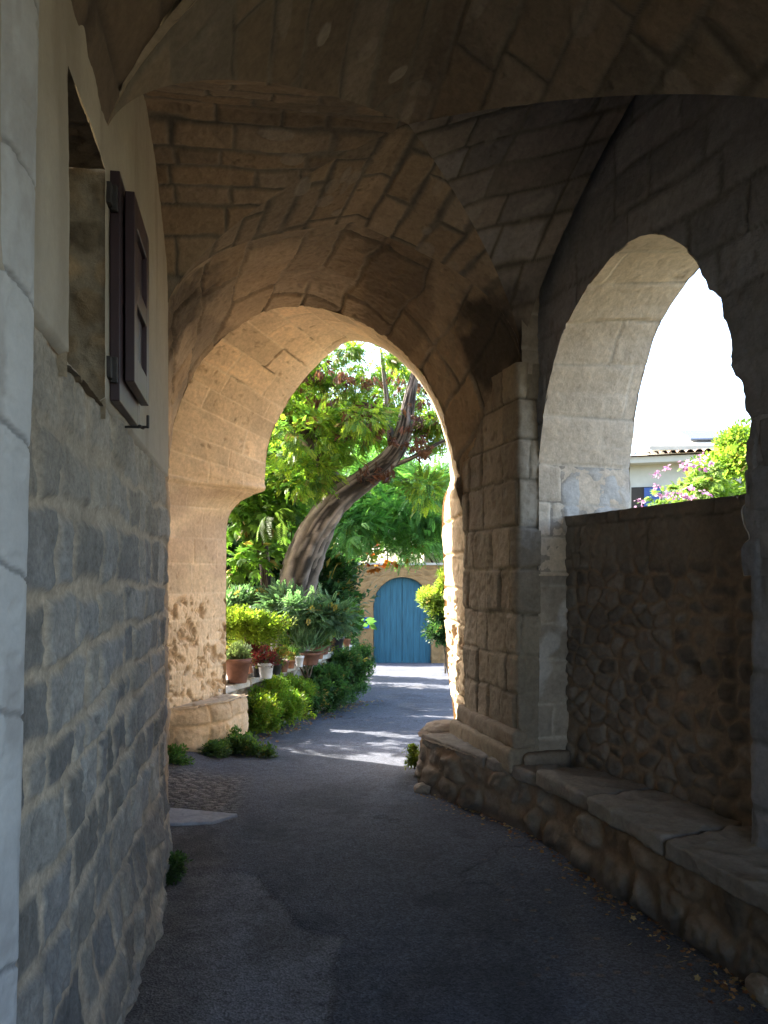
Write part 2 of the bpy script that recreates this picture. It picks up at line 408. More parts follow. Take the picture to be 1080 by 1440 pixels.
# outer facade
cen = np.array((-.35, 7.58, 1.5))
gdir = np.array((1.71, -.35)); gdir /= np.linalg.norm(gdir)
sl = (Gc[:, :2]-cen[:2])@gdir; zl = Gc[:, 2]-cen[2]
k = np.minimum(np.where(sl > 0, 1.62/np.maximum(sl, 1e-6), 4.5/np.maximum(-sl, 1e-6)), np.where(zl > 0, 3.9/np.maximum(zl, 1e-6), 99))
k = np.where(zl < -.5, np.where(sl > 0, 1.62/np.maximum(sl, 1e-6), 4.5/np.maximum(-sl, 1e-6)), k)
outz = np.where(zl < -.5, zl, zl*k)
outz = np.clip(np.where((zl >= -.5) & (zl < 0), zl, outz), None, 3.9)
Out = np.stack([cen[0]+sl*k*gdir[0], cen[1]+sl*k*gdir[1], cen[2]+outz], 1)
sub = slice(0, None, 4)
loft('outer_facade', Gc[sub], Out[sub], masonry(ch=.25, cw=.5, seed=33, base=warm), 60, (-.5, 12, 2))

# roof mass above everything
def prism(name, poly, z0, z1, mat, parent=None):
    bm = bmesh.new(); lo = [bm.verts.new((x, y, z0)) for x, y in poly]; hi = [bm.verts.new((x, y, z1)) for x, y in poly]
    n = len(poly); bm.faces.new(lo[::-1]); bm.faces.new(hi)
    for i in range(n): bm.faces.new((lo[i], lo[(i+1) % n], hi[(i+1) % n], hi[i]))
    bmesh.ops.recalc_face_normals(bm, faces=bm.faces)
    me = bpy.data.meshes.new(name); bm.to_mesh(me); bm.free(); me.materials.append(mat)
    o = bpy.data.objects.new(name, me); C.objects.link(o)
    if parent: o.parent = parent
    return o
ch(prism('roof', [(-5, 8.3), (-.3, 7.52), (.98, 7.3), (5.3, -4.6), (-5, -4.6)], 4.52, 5.3, M_ROOFM))
ch(prism('house_mass', [(-5, 7.95), (-2.15, 7.7), (-2.05, 6.9), (-1.5, 4.7), (-1.35, 4.7), (-.95, 2.0), (-.95, 1.9), (.1, -4.5), (-5, -4.5)][:5] + [(-5, 4.7)], -.2, 4.5, M_ROOFM))

# --- left rubble wall
ys = np.linspace(1.15, 4.60, int(3.45/.0085)); zs_ = np.linspace(-.2, 2.175, int(2.375/.0085))
Y, Z = np.meshgrid(ys, zs_, indexing='ij'); X = xl(Y)
Pg = np.dstack([X, Y, Z])
def left_extra(u, v, Pg, h, c, e, cid):
    z = Pg[..., 2]; y = Pg[..., 1]
    n = fbm(y*3.3, z*3.3, seed=41, oc=4)
    foot = sm(-z, -.62, -.05)*sm(y, 1.75, 2.3)
    h = h + foot*(.05 + .05*n) + .012*fbm(y*5, z*5, seed=42, oc=3) + .02*sm(-z, -.3, 0)*np.abs(fbm(y*7, z*7, seed=44))
    c = mixc(c, np.array((.25, .20, .15)), sm(fbm(y*2.3, z*2.3, seed=43, oc=4), .05, .4)*.5*sm(-z, -.9, -.3))
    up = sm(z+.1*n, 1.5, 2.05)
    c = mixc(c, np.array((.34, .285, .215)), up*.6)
    c = c*(1+.35*fbm(y*16, z*16, seed=45, oc=4, gain=.7))[..., None]
    h = h*sm(y, 1.55, 1.9) - .02*(1-sm(y, 1.55, 1.9))
    return h, c
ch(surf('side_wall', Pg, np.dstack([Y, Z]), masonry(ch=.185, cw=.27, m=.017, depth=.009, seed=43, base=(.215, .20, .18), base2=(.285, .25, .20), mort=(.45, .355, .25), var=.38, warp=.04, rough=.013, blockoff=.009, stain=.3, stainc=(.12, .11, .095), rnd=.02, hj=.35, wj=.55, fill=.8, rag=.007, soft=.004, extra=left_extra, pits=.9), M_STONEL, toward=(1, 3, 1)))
# rest of the left wall behind the photographer, coarse
ys = np.linspace(-4.5, 1.16, 60); Y, Z = np.meshgrid(ys, np.linspace(-.2, 4.6, 40), indexing='ij')
ch(surf('rear_side_wall', np.dstack([xl(Y)-.01, Y, Z]), np.dstack([Y, Z]), masonry(ch=.3, cw=.5, m=.03, seed=44, base=(.3, .27, .22)), M_STONE, toward=(1, 0, 1)))

# --- plaster above with window opening
W0, W1, WZ0, WZ1 = 2.05, 2.575, 2.16, 2.915
ys = np.unique(np.r_[np.linspace(1.15, W0, 70), np.linspace(W0, W1, 42), np.linspace(W1, 4.60, 150)])
zs_ = np.unique(np.r_[np.linspace(2.165, WZ1, 60), np.linspace(WZ1, 4.5, 120)])
Y, Z = np.meshgrid(ys, zs_, indexing='ij')
edge_round = -.02*sm(-(Z-2.165), -.012, 0)
Pg = np.dstack([xl(Y)+.014, Y, Z])
yc = (Y[:-1, :-1]+Y[1:, 1:])/2; zc = (Z[:-1, :-1]+Z[1:, 1:])/2
mask = ~((yc > W0) & (yc < W1) & (zc < WZ1))
pst = plaster((.40, .345, .27), 51, .0035, .45, (.23, .185, .135))
def pl_style(u, v, Pg):
    h, c = pst(u, v, Pg); return h + (-.022*sm(-(v-2.165), -.012, 0)), c
ch(surf('plaster_wall', Pg, np.dstack([Y, Z]), pl_style, M_PLASTER, toward=(1, 3, 3), mask=mask))
# reveals of the opening
nrm = np.array((-.9859, -.1676))     # into the wall
def reveal(p0, p1, z0, z1, dep, st, name, horiz=False):
    if not horiz:
        tt = np.linspace(-.012, dep, 30)[:, None]; zz = np.linspace(z0, z1, 70)[None, :]
        tt, zz = np.broadcast_arrays(tt, zz)
        Pg = np.dstack([p0[0]+nrm[0]*tt, p0[1]+nrm[1]*tt, zz]); UV = np.dstack([tt, zz])
    else:
        tt = np.linspace(-.012, dep, 30)[:, None]; k = np.linspace(0, 1, 60)[None, :]
        tt, k = np.broadcast_arrays(tt, k)
        Pg = np.dstack([p0[0]*(1-k)+p1[0]*k+nrm[0]*tt, p0[1]*(1-k)+p1[1]*k+nrm[1]*tt, np.full_like(k, z0)]); UV = np.dstack([k*.53, tt])
    return ch(surf(name, Pg, UV, st, M_STONE, toward=(xl(2.3)-.1, 2.3, 2.55)))
a0 = (xl(W0), W0); a1 = (xl(W1), W1)
rst = masonry(kind='rubble', ch=.12, cw=.12, m=.02, depth=.012, seed=53, base=(.30, .23, .15), mort=(.30, .24, .165), rough=.022, var=.4, stain=.5)
reveal(a1, None, WZ0-.05, WZ1+.01, .26, rst, 'window_reveal'); reveal(a0, None, WZ0-.05, WZ1+.01, .26, rst, 'window_reveal')
reveal(a0, a1, WZ1, None, .26, masonry(ch=.2, cw=.5, seed=54, base=(.16, .125, .09)), 'window_lintel', True)
reveal(a0, a1, WZ0-.01, None, .26, masonry(ch=.2, cw=.5, seed=55, base=(.26, .22, .17)), 'window_sill', True)
def box(name, c, size, mat, parent=None, rz=0., bev=.004, rot=None):
    bm = bmesh.new(); bmesh.ops.create_cube(bm, size=1)
    for v in bm.verts: v.co = Vector((v.co.x*size[0], v.co.y*size[1], v.co.z*size[2]))
    if bev: bmesh.ops.bevel(bm, geom=bm.edges[:], offset=bev, segments=2, affect='EDGES', profile=.5)
    me = bpy.data.meshes.new(name); bm.to_mesh(me); bm.free(); me.materials.append(mat)
    o = bpy.data.objects.new(name, me); C.objects.link(o); o.location = c; o.rotation_euler = rot or (0, 0, rz)
    if parent: o.parent = parent
    return o
def join_boxes(name, boxes, mat, parent=None, bev=.003):
    """boxes: (centre, size, rz) in parent space joined into one mesh"""
    bm = bmesh.new()
    for c, sz, rz in boxes:
        t = bmesh.new(); bmesh.ops.create_cube(t, size=1)
        for v in t.verts:
            x, y, z = v.co.x*sz[0], v.co.y*sz[1], v.co.z*sz[2]
            v.co = Vector((x, y, z))
        if bev: bmesh.ops.bevel(t, geom=t.edges[:], offset=min(bev, min(sz)*.3), segments=2, affect='EDGES', profile=.5)
        cs, sn = math.cos(rz), math.sin(rz)
        for v in t.verts:
            x, y, z = v.co; v.co = Vector((x*cs-y*sn+c[0], x*sn+y*cs+c[1], z+c[2]))
        tm = bpy.data.meshes.new('t'); t.to_mesh(tm); t.free(); bm.from_mesh(tm); bpy.data.meshes.remove(tm)
    me = bpy.data.meshes.new(name); bm.to_mesh(me); bm.free(); me.materials.append(mat)
    o = bpy.data.objects.new(name, me); C.objects.link(o)
    if parent: o.parent = parent
    return o
# window frame deep in the opening
RZ = math.atan2(.17, 1)              # wall direction against +y
mid = np.array(((a0[0]+a1[0])/2, (a0[1]+a1[1])/2)) + nrm*.255
wf = join_boxes('window_frame', [((0, -.24, 2.54), (.04, .05, .76), 0), ((0, .24, 2.54), (.04, .05, .76), 0), ((0, 0, 2.54), (.03, .04, .76), 0), ((0, 0, 2.895), (.04, .5, .05), 0), ((0, 0, 2.185), (.04, .5, .05), 0), ((-.02, 0, 2.54), (.01, .5, .74), 0)], M_DARK)
ch(wf); wf.location = (1.3+mid[0], -4.6+mid[1], 0); wf.rotation_euler = (0, 0, RZ)

# --- shutters folded back on the wall
def shutter(y0, y1, off, z0, z1, label):
    """a framed leaf standing along the wall, local x away from wall, local y along it"""
    L = (y1-y0)*1.0143; H = z1-z0; T = .032
    o = join_boxes('shutter', [((0, .035, H/2), (T, .07, H), 0), ((0, L-.035, H/2), (T, .07, H), 0), ((0, L/2, .05), (T*.98, L-.136, .10), 0), ((0, L/2, H-.05), (T*.98, L-.136, .10), 0),
                               ((0, L/2, H*.5), (T*.96, L-.136, .07), 0)], M_WOOD)
    ch(o)
    o.location = (1.3+xl(y0)+off, -4.6+y0, z0); o.rotation_euler = (0, 0, RZ)
    n = 7; w = (L-.14)/n
    p = join_boxes('shutter_panel', [((-.006, .07+w*(i+.5), H/2), (.010, w-.004, H-.19), 0) for i in range(n)], M_WOOD, o, .002)
    o['label'] = label
    return o, H, L
s1_, H1, L1 = shutter(2.66, 3.16, .030, 2.185, 2.955, 'inner leaf of the dark maroon shutter against the wall')
s2_, H2, L2 = shutter(2.74, 3.14, .068, 2.27, 2.925, 'outer leaf of the dark maroon shutter folded over the first')
for zz in (.10, H1-.10):
    join_boxes('hinge', [((-.012, -.035, zz), (.02, .05, .07), 0), ((.0, -.012, zz), (.022, .022, .085), 0)], M_IRON, s1_)
hk = join_boxes('shutter_hook', [((0, 0, 0), (.10, .012, .008), 0), ((.045, 0, .02), (.010, .012, .05), 0), ((.02, 0, .0), (.012, .05, .010), 0)], M_IRON)
ch(hk); hk.location = (1.3+xl(3.02)+.05, -4.6+3.02, 2.165)

# --- rounded left jamb stone by the camera
n = 60; th = np.linspace(math.radians(-100), math.radians(60), n)
zz = np.linspace(-.1, 4.2, 760)
TH, ZZ = np.meshgrid(th, zz, indexing='ij')
lean = .040*(ZZ-1.6)/1.6
rr = .085
cx = -.803; cy = 1.56
sx = np.sign(np.cos(TH))*np.abs(np.cos(TH))**.6; sy = np.sign(np.sin(TH))*np.abs(np.sin(TH))**.6
Pg = np.dstack([cx + rr*sx + lean, cy + rr*sy, ZZ])
def jamb_extra(u, v, Pg, h, c, e, cid):
    zj = np.array([.05, .48, .83, 1.33, 1.61, 1.875, 2.16, 2.40, 2.75, 3.1]) + 0
    d = np.min(np.abs((v + .02*np.sin(u*25))[..., None]-zj), axis=-1)
    g = sm(-d, -.009, -.003)
    h = h - g*.006; c = c*(1-.5*g)[..., None]
    gr = sm(fbm(u*9, v*3, seed=64, oc=5, gain=.65), .05, .4); c = mixc(c, np.array((.27, .24, .21)), gr*.5); h = h - .004*sm(fbm(u*30, v*30, seed=65, oc=3), .3, .5)
    return h + .002*fbm(u*8, v*8, seed=61, oc=3), c
jpl = plaster((.44, .42, .39), 63, .0015, .3, (.36, .33, .30))
def jamb_style(u, v, Pg):
    h, c = jpl(u, v, Pg); return jamb_extra(u, v, Pg, h, c, None, None)
ch(surf('jamb_column', Pg, np.dstack([TH*rr, ZZ]), jamb_style, M_PLASTER, toward=(.3, 0, 1.6)))

# --- arcade wall on the right: holes are arched openings
PR = np.array([(5.150, 2.30), (5.146, 2.38), (5.115, 2.56), (5.009, 2.90), (4.82, 3.19), (4.48, 3.37), (4.19, 3.40), (3.98, 3.31), (3.79, 3.11), (3.66, 2.84), (3.58, 2.59), (3.508, 2.32)])
def nU(t): return np.array((.9409, .3387))*t
def wallpt(d, off):   # inner plane point at depth-parameter d pushed outward by off
    return np.array((xr(d)+.9409*off, d+.3387*off))
def opening(curve, z_floor, name_pref, seed, res=RES, rough_edge=.0):
    """arched opening loop; returns closed outline pts (d,z) from far foot over the arch to near foot"""
    c = smoothpts(curve, 2)
    far = np.array([(c[0][0], z) for z in np.linspace(z_floor, c[0][1], 12)[:-1]])
    near = np.array([(c[-1][0], z) for z in np.linspace(c[-1][1], z_floor, 12)[1:]])
    out = resample(np.vstack([far, c, near]), res=res)
    n_ = fbm(out[:, 0]*9, out[:, 1]*9, seed=seed, oc=3)
    ctr = np.array((out[:, 0].mean(), 2.4)); dirv = out-ctr; dirv /= np.linalg.norm(dirv, axis=1, keepdims=True)
    side = sm(-out[:, 0], -out[:, 0].min()-.35, -out[:, 0].min()-.05)
    out = out + dirv*(n_*(.008+rough_edge*side))[:, None]
    return out
op1 = opening(PR, 1.6, 'a', 5, rough_edge=.045)
PR2 = PR.copy(); PR2[:, 0] = PR[:, 0]-2.95
PR2[:, 0] = 1.0+(PR2[:, 0]-PR2[:, 0].mean())*1.95; PR2[:, 1] = 2.30+(PR2[:, 1]-2.30)*1.15
op2 = opening(PR2, 1.2, 'b', 6, .04)  # unseen opening, enlarged to let more sky onto the left wall
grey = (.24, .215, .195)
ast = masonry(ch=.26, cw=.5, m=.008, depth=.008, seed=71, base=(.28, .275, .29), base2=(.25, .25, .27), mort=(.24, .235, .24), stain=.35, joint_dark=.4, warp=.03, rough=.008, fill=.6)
def wall_around(name, out, off, d0, d1, z0, z1, st, res, toward):
    """sheet between an opening's outline and a rectangle"""
    cd, cz = (out[:, 0].min()+out[:, 0].max())/2, 2.3
    v = out-np.array((cd, cz))
    kx = np.where(v[:, 0] > 0, (d1-cd)/np.maximum(v[:, 0], 1e-6), (cd-d0)/np.maximum(-v[:, 0], 1e-6))
    kz = np.where(v[:, 1] > 0, (z1-cz)/np.maximum(v[:, 1], 1e-6), 1e9)
    k = np.minimum(kx, kz)
    low = v[:, 1] < 0
    q = np.stack([cd+v[:, 0]*np.where(low, kx, k), cz+v[:, 1]*np.where(low, 1, k)], 1)
    n = 60; t = (np.linspace(0, 1, n)**1.0)[None, :, None]
    G = out[:, None]*(1-t) + q[:, None]*t
    X = xr(G[..., 0]) + .9409*off; Yy = G[..., 0] + .3387*off
    Pg = np.dstack([X, Yy, G[..., 1]])
    return ch(surf(name, Pg, np.dstack([G[..., 0]*1.063, G[..., 1]]), st, M_STONE, toward=toward))
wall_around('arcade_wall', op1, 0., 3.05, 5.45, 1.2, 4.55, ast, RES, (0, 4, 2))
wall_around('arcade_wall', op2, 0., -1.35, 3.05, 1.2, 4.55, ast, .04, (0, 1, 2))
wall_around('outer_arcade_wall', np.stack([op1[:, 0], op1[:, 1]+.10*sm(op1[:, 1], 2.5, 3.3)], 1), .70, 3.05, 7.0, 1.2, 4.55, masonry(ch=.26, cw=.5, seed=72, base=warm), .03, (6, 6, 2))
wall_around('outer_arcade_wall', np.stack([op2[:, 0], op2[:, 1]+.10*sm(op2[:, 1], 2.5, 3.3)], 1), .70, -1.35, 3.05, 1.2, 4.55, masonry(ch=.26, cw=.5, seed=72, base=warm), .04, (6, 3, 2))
def opening_soffit(out, name, st, off1=.70, n=62):
    t = np.linspace(0, off1, n)[None, :]
    d = out[:, :1] + 0*t; z = out[:, 1:] + 0*t; z = z + .10*t/.7*sm(z, 2.5, 3.3)
    Pg = np.dstack([xr(d)+.9409*t, d+.3387*t, z])
    V = np.repeat(np.r_[0, np.cumsum(np.linalg.norm(np.diff(out, axis=0), axis=1))][:, None], n, 1)
    return ch(surf(name, Pg, np.dstack([t+0*d, V]), st, M_STONE, toward=(2.2, 4.6, 2.2) if out is op1 else (2.9, 1.4, 2.2)))
def op_extra(u, v, Pg, h, c, e, cid):
    wh = sm(fbm(u*4, v*3, seed=73, oc=3), .15, .35)*sm(-Pg[..., 2], -2.45, -2.2)
    c = mixc(c, np.array((.60, .56, .52)), wh*.7); h = h + wh*.008
    return h, c
sost = masonry(ch=.27, cw=.8, m=.008, depth=.006, seed=74, base=(.58, .465, .35), base2=(.62, .50, .38), mort=(.66, .55, .43), var=.1, rough=.004, blockoff=.005, stain=.22, stainc=(.24, .2, .16), warp=.01, extra=op_extra, joint_dark=.35)
opening_soffit(op1, 'opening_soffit', sost); opening_soffit(op2, 'opening_soffit', sost)
# solid lower wall outside the two openings + ends
def strip(name, pts, z0, z1, st, mat=M_STONE, toward=(0, 3, 1), res=RES, par=ch, z0b=None):
    p = resample(pts, res=res); nz = max(3, int((z1-z0)/res)+1)
    zz = np.linspace(z0, z1, nz)[None, :]
    Pg = np.dstack([p[:, :1]+0*zz, p[:, 1:2]+0*zz, zz+0*p[:, :1]])
    U = np.r_[0, np.cumsum(np.linalg.norm(np.diff(p, axis=0), axis=1))][:, None] + 0*zz
    o = surf(name, Pg, np.dstack([U, zz+0*U]), st, mat, toward=toward)
    return par(o) if par else o
# pilaster between the two arches: side face towards the lane and return towards the camera
pst2 = masonry(ch=.27, cw=.26, m=.009, depth=.012, seed=81, base=(.33, .27, .20), base2=(.29, .24, .185), mort=(.30, .25, .185), joint_dark=.6, warp=.022, rough=.012, blockoff=.010, stain=.3, rnd=.02, hj=.15)
pc = (.858, 5.10)
def rounded(pts, r=.03, n=5):
    out = [np.array(pts[0], float)]
    for a, b, c in zip(pts[:-2], pts[1:-1], pts[2:]):
        a, b, c = map(lambda q: np.array(q, float), (a, b, c))
        p = b+(a-b)/np.linalg.norm(a-b)*r; q = b+(c-b)/np.linalg.norm(c-b)*r
        for t in np.linspace(0, 1, n): out.append((1-t)**2*p + 2*t*(1-t)*b + t*t*q)
    out.append(np.array(pts[-1], float)); return out
side = rounded([(.600, 6.03), pc, (1.01, 5.157)], .03)
strip('pier', side, -.1, 2.97, pst2, toward=(-.5, 4.4, 1.5))
def cap(name, front, back, z, st, res=RES, par=ch, mat=M_STONE, toward=(0, 3, 5), drop=None):
    n = max(4, int(np.linalg.norm(np.diff(np.array(front), axis=0), axis=1).sum()/res))
    f = resample(front, n); b = resample(back, n); m_ = max(4, int(np.linalg.norm(f-b, axis=1).max()/res))
    t = np.linspace(0, 1, m_)[None, :, None]
    G = f[:, None]*(1-t)+b[:, None]*t
    Pg = np.dstack([G, np.full(G.shape[:2], z) if drop is None else z+drop(G[..., 0], G[..., 1])])
    o = surf(name, Pg, np.dstack([cum(Pg, 0), cum(Pg, 1)]), st, mat, toward=toward)
    return par(o) if par else o
cap('pier_top', side[:-1], [(.75, 6.05), (.98, 5.3)], 2.965, pst2)
# jamb of the right arch next to it, facing the camera, lit by the sky; wide blocks
jst = masonry(ch=.27, cw=.9, m=.008, depth=.008, seed=83, base=(.42, .35, .28), base2=(.38, .32, .26), mort=(.50, .43, .35), rough=.006, stain=.3, extra=op_extra)
strip('arch_jamb', [(1.0, 5.153), (1.66, 5.39)], -.1, 2.32, jst, toward=(1.5, 3, 1.5))
strip('arch_jamb', [(.885, 5.112), (1.02, 5.16)], 2.9, 3.7, jst, toward=(1.2, 3, 1.5))
strip('near_pier', rounded([(wallpt(3.50, .74)), wallpt(3.50, 0), wallpt(2.3, -.0)], .04), -.1, 2.4, ast, toward=(0, 3, 1.5))
strip('rear_parapet', [wallpt(3.0, 0.02), wallpt(-4.5, 0.02)], -.1, 1.21, ast, res=.05, toward=(0, 1, 1))
strip('rear_wall', [wallpt(-1.34, 0.0), wallpt(-4.5, 0.0)], 1.2, 4.5, ast, res=.06, toward=(0, 1, 1))
strip('outer_rear_wall', [wallpt(-1.34, 0.74), wallpt(-4.5, 0.74)], -.1, 4.5, ast, res=.1, toward=(8, 1, 1))
cap('rear_parapet_cap', [wallpt(2.95, .02), wallpt(-1.3, .02)], [wallpt(2.95, .74), wallpt(-1.3, .74)], .99, ast, res=.04)
strip('outer_base_wall', [wallpt(7.0, 0.74), wallpt(-4.5, 0.74)], -.3, 1.21, ast, res=.08, toward=(8, 3, 1))

# parapet wall (thing of its own)
par = thing('parapet_wall', 'dark rubble parapet filling the foot of the right hand arch', 'wall', (2.0, 4.4, .3))
def cp(o): o.parent = par; o.location = (-2.0, -4.4, -.3); return o
def par_extra(u, v, Pg, h, c, e, cid):
    z = Pg[..., 2]
    top = sm(z, 1.62, 1.70)          # large coping blocks near the top
    c = mixc(c, np.array((.22, .19, .155))*(1+.3*fbm(u*5, v*5, seed=85, oc=4))[..., None], top*.85)
    e2, c2 = ashlar(u, z, .34, .62, 89, warp=.02)
    jn = sm(-e2, -.010, -.003)*top; c = c*(1-.35*jn)[..., None]
    c = c*(1+.16*(hash3(np.floor(c2), c2*0, c2*0, 90)-.5)*top)[..., None]
    h = h*(1-.6*top) - .008*jn + top*.008*fbm(u*12, v*12, seed=91, oc=4)
    ho = sm(-np.hypot((u-1.25)/1.2, (z-1.12))+.0*u, -.045, -.025)
    h = h - ho*.06
    return h + .014*fbm(u*4, v*4, seed=86, oc=3), c
prst = masonry(kind='rubble', ch=.10, cw=.15, m=.007, depth=.018, seed=87, base=(.18, .15, .125), base2=(.22, .20, .18), mort=(.27, .21, .155), var=.3, warp=.035, rough=.014, blockoff=.006, stain=.35, stainc=(.13, .10, .075), pits=.6, extra=par_extra, fill=.5)
pin = lambda d: np.array((3.069-.36*d, d))
strip('rubble_face', [pin(5.28), pin(3.15)], -.1, 1.99, prst, toward=(0, 4, 1), par=cp)
pout = lambda d: np.array((3.634-.36*d, d))
cap('coping', [pin(5.28)+nU(0), pin(3.15)], [pin(5.28)+nU(.42), pin(3.15)+nU(.42)], 1.985, masonry(ch=.4, cw=.5, seed=88, base=(.26, .22, .17), rough=.006), par=cp)
strip('outer_face', [pin(5.45)+nU(.42), pin(3.15)+nU(.42)], -.3, 1.985, prst, res=.04, toward=(8, 4, 1), par=cp)

# --- stone bench / ledge at the foot of the right wall
ben = thing('stone_ledge', 'long low masonry ledge with worn slabs along the right wall', 'ledge', (1.0, 4.6, 0))
def cb(o): o.parent = ben; o.location = (-1.0, -4.6, 0); return o
bfront = [(.62, 6.75), (.36, 6.55), (.26, 6.3), (.27, 6.08), (.42, 5.72), (.70, 5.27), (.964, 4.8), (1.20, 3.84), (1.40, 3.19), (1.75, 1.9), (2.1, .5)]
bf = smoothpts(bfront, 2)
def ben_extra(u, v, Pg, h, c, e, cid):
    z = Pg[..., 2]
    h = h + .03*fbm(u*3, v*3, seed=95, oc=4) + .025*sm(-z, -.12, 0) - .03*sm(z, .30, .38)
    h = h - .06*sm(z, .2, .42)*sm(-u, -1.3, -.1)       # rounded nose by the pier
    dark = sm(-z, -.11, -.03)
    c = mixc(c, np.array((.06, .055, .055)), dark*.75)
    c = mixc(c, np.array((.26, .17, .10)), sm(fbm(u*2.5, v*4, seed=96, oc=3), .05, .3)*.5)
    return h, c
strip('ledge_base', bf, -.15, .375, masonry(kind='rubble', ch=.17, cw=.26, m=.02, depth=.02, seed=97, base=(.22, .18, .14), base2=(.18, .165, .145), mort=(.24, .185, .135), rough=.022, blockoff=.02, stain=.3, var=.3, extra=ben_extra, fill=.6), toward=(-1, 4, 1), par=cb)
def ledge_drop(x, y):
    return .018*fbm(x*3, y*3, seed=98, oc=4) - .0*x
inner = [(.95, 6.7), (.72, 6.4), (.66, 6.2), (.70, 6.0), (.75, 5.72), (.95, 5.25), (1.20, 5.15), (1.75, 3.9), (2.0, 3.1), (2.35, 1.9), (2.7, .5)]
cap('ledge_fill', bf, smoothpts(inner, 2), .368, masonry(ch=.6, cw=.6, seed=99, base=(.21, .18, .145), rough=.01), par=cb, drop=ledge_drop)
def slab(name, quad, z, th, seed, mat, parent_fn, colr=(.25, .225, .20), amp=.018, bev=.014, cuts=26):
    """a worn stone slab: bevelled quad prism, finely cut and roughened"""
    bm = bmesh.new(); q = [np.array(p, float) for p in quad]
    lo = [bm.verts.new((p[0], p[1], z-th)) for p in q]; hi = [bm.verts.new((p[0], p[1], z)) for p in q]
    bm.faces.new(lo[::-1]); bm.faces.new(hi)
    for i in range(4): bm.faces.new((lo[i], lo[(i+1) % 4], hi[(i+1) % 4], hi[i]))
    bmesh.ops.recalc_face_normals(bm, faces=bm.faces)
    bmesh.ops.bevel(bm, geom=bm.edges[:], offset=bev, segments=3, affect='EDGES', profile=.5)
    for _ in range(6):
        es = [e for e in bm.edges if e.calc_length() > .022]
        if not es: break
        bmesh.ops.subdivide_edges(bm, edges=es, cuts=1, use_grid_fill=True)
    bmesh.ops.triangulate(bm, faces=bm.faces)
    me = bpy.data.meshes.new(name); bm.normal_update(); bm.to_mesh(me); bm.free()
    nv = len(me.vertices); co = np.empty(nv*3, np.float32); me.vertices.foreach_get('co', co); co = co.reshape(-1, 3)
    no = np.array([v.normal[:] for v in me.vertices])
    n_ = fbm(co[:, 0]*5, co[:, 1]*5, co[:, 2]*5, seed=seed, oc=5, gain=.65)*1.3
    edge = fbm(co[:, 0]*16, co[:, 1]*16, co[:, 2]*16, seed=seed+1, oc=3)
    co = co + no*(n_*amp + edge*amp*.6)[:, None]
    me.vertices.foreach_set('co', co.astype(np.float32).ravel())
    c = np.array(colr)*(1 + .22*n_ + .18*edge)[:, None]
    a = me.color_attributes.new('Col', 'FLOAT_COLOR', 'POINT'); a.data.foreach_set('color', np.hstack([np.clip(c, 0, 1), np.ones((nv, 1))]).astype(np.float32).ravel())
    me.polygons.foreach_set('use_smooth', np.ones(len(me.polygons), dtype=bool)); me.materials.append(mat); me.update()
    o = bpy.data.objects.new(name, me); C.objects.link(o)
    return parent_fn(o) if parent_fn else o
slabs = [((.285, 6.10), (.66, 5.27+.05), (.84, 5.42), (.62, 6.12), .392), ((.672, 5.30), (.945, 4.78), (1.24, 4.92), (.93, 5.36), .40), ((.925, 4.80), (1.085, 4.25), (1.50, 4.45), (1.24, 4.93), .425),
         ((1.075, 4.23), (1.25, 3.58), (1.74, 3.80), (1.50, 4.42), .428), ((1.255, 3.55), (1.44, 2.85), (1.98, 3.05), (1.74, 3.77), .425), ((1.45, 2.82), (1.70, 1.9), (2.3, 2.2), (1.99, 3.02), .425)]
for i, (a, b, c, d, z) in enumerate(slabs): slab('ledge_slab', (a, b, c, d), z, .085, 200+i, M_STONE, cb, colr=(.26, .235, .21) if i % 2 else (.23, .205, .18))
# plinth of the pier
plst = masonry(ch=.2, cw=.4, m=.012, depth=.012, seed=101, base=(.30, .24, .17), rough=.014, stain=.3)
slab('pier_plinth', ((.50, 6.16), (.79, 5.02), (1.02, 5.16), (.70, 6.22)), .50, .16, 210, M_STONE, ch, (.29, .235, .175), .012, .03)
slab('pier_plinth', ((.545, 6.12), (.822, 5.06), (1.0, 5.2), (.72, 6.18)), .615, .14, 211, M_STONE, ch, (.28, .225, .17), .018, .035)
slab('jamb_plinth', ((.88, 5.02), (1.20, 5.12), (1.28, 5.3), (.95, 5.25)), .47, .12, 212, M_STONE, ch, (.24, .19, .145), .016, .03)

# boulders by the ledge nose
def boulder(name, c, r, seed, parent=None, colr=(.24, .2, .16)):
    bm = bmesh.new(); bmesh.ops.create_icosphere(bm, subdivisions=5, radius=1)
    me = bpy.data.meshes.new(name); bm.to_mesh(me); bm.free()
    nv = len(me.vertices); co = np.empty(nv*3, np.float32); me.vertices.foreach_get('co', co); co = co.reshape(-1, 3)
    d = co.copy(); n_ = fbm(d[:, 0]*1.3, d[:, 1]*1.3, d[:, 2]*1.3, seed=seed, oc=5)
    f = fbm(d[:, 0]*6, d[:, 1]*6, d[:, 2]*6, seed=seed+1, oc=3)
    co = np.sign(d)*np.abs(d)**.8*(1 + .22*n_ + .05*f)[:, None]*np.array(r)
    me.vertices.foreach_set('co', co.astype(np.float32).ravel())
    cc = np.array(colr)*(1+.3*n_+.2*f)[:, None]
    a = me.color_attributes.new('Col', 'FLOAT_COLOR', 'POINT'); a.data.foreach_set('color', np.hstack([np.clip(cc, 0, 1), np.ones((nv, 1))]).astype(np.float32).ravel())
    me.polygons.foreach_set('use_smooth', np.ones(len(me.polygons), dtype=bool)); me.materials.append(M_STONE)
    o = bpy.data.objects.new(name, me); C.objects.link(o); o.location = c
    if parent: o.parent = parent
    return o

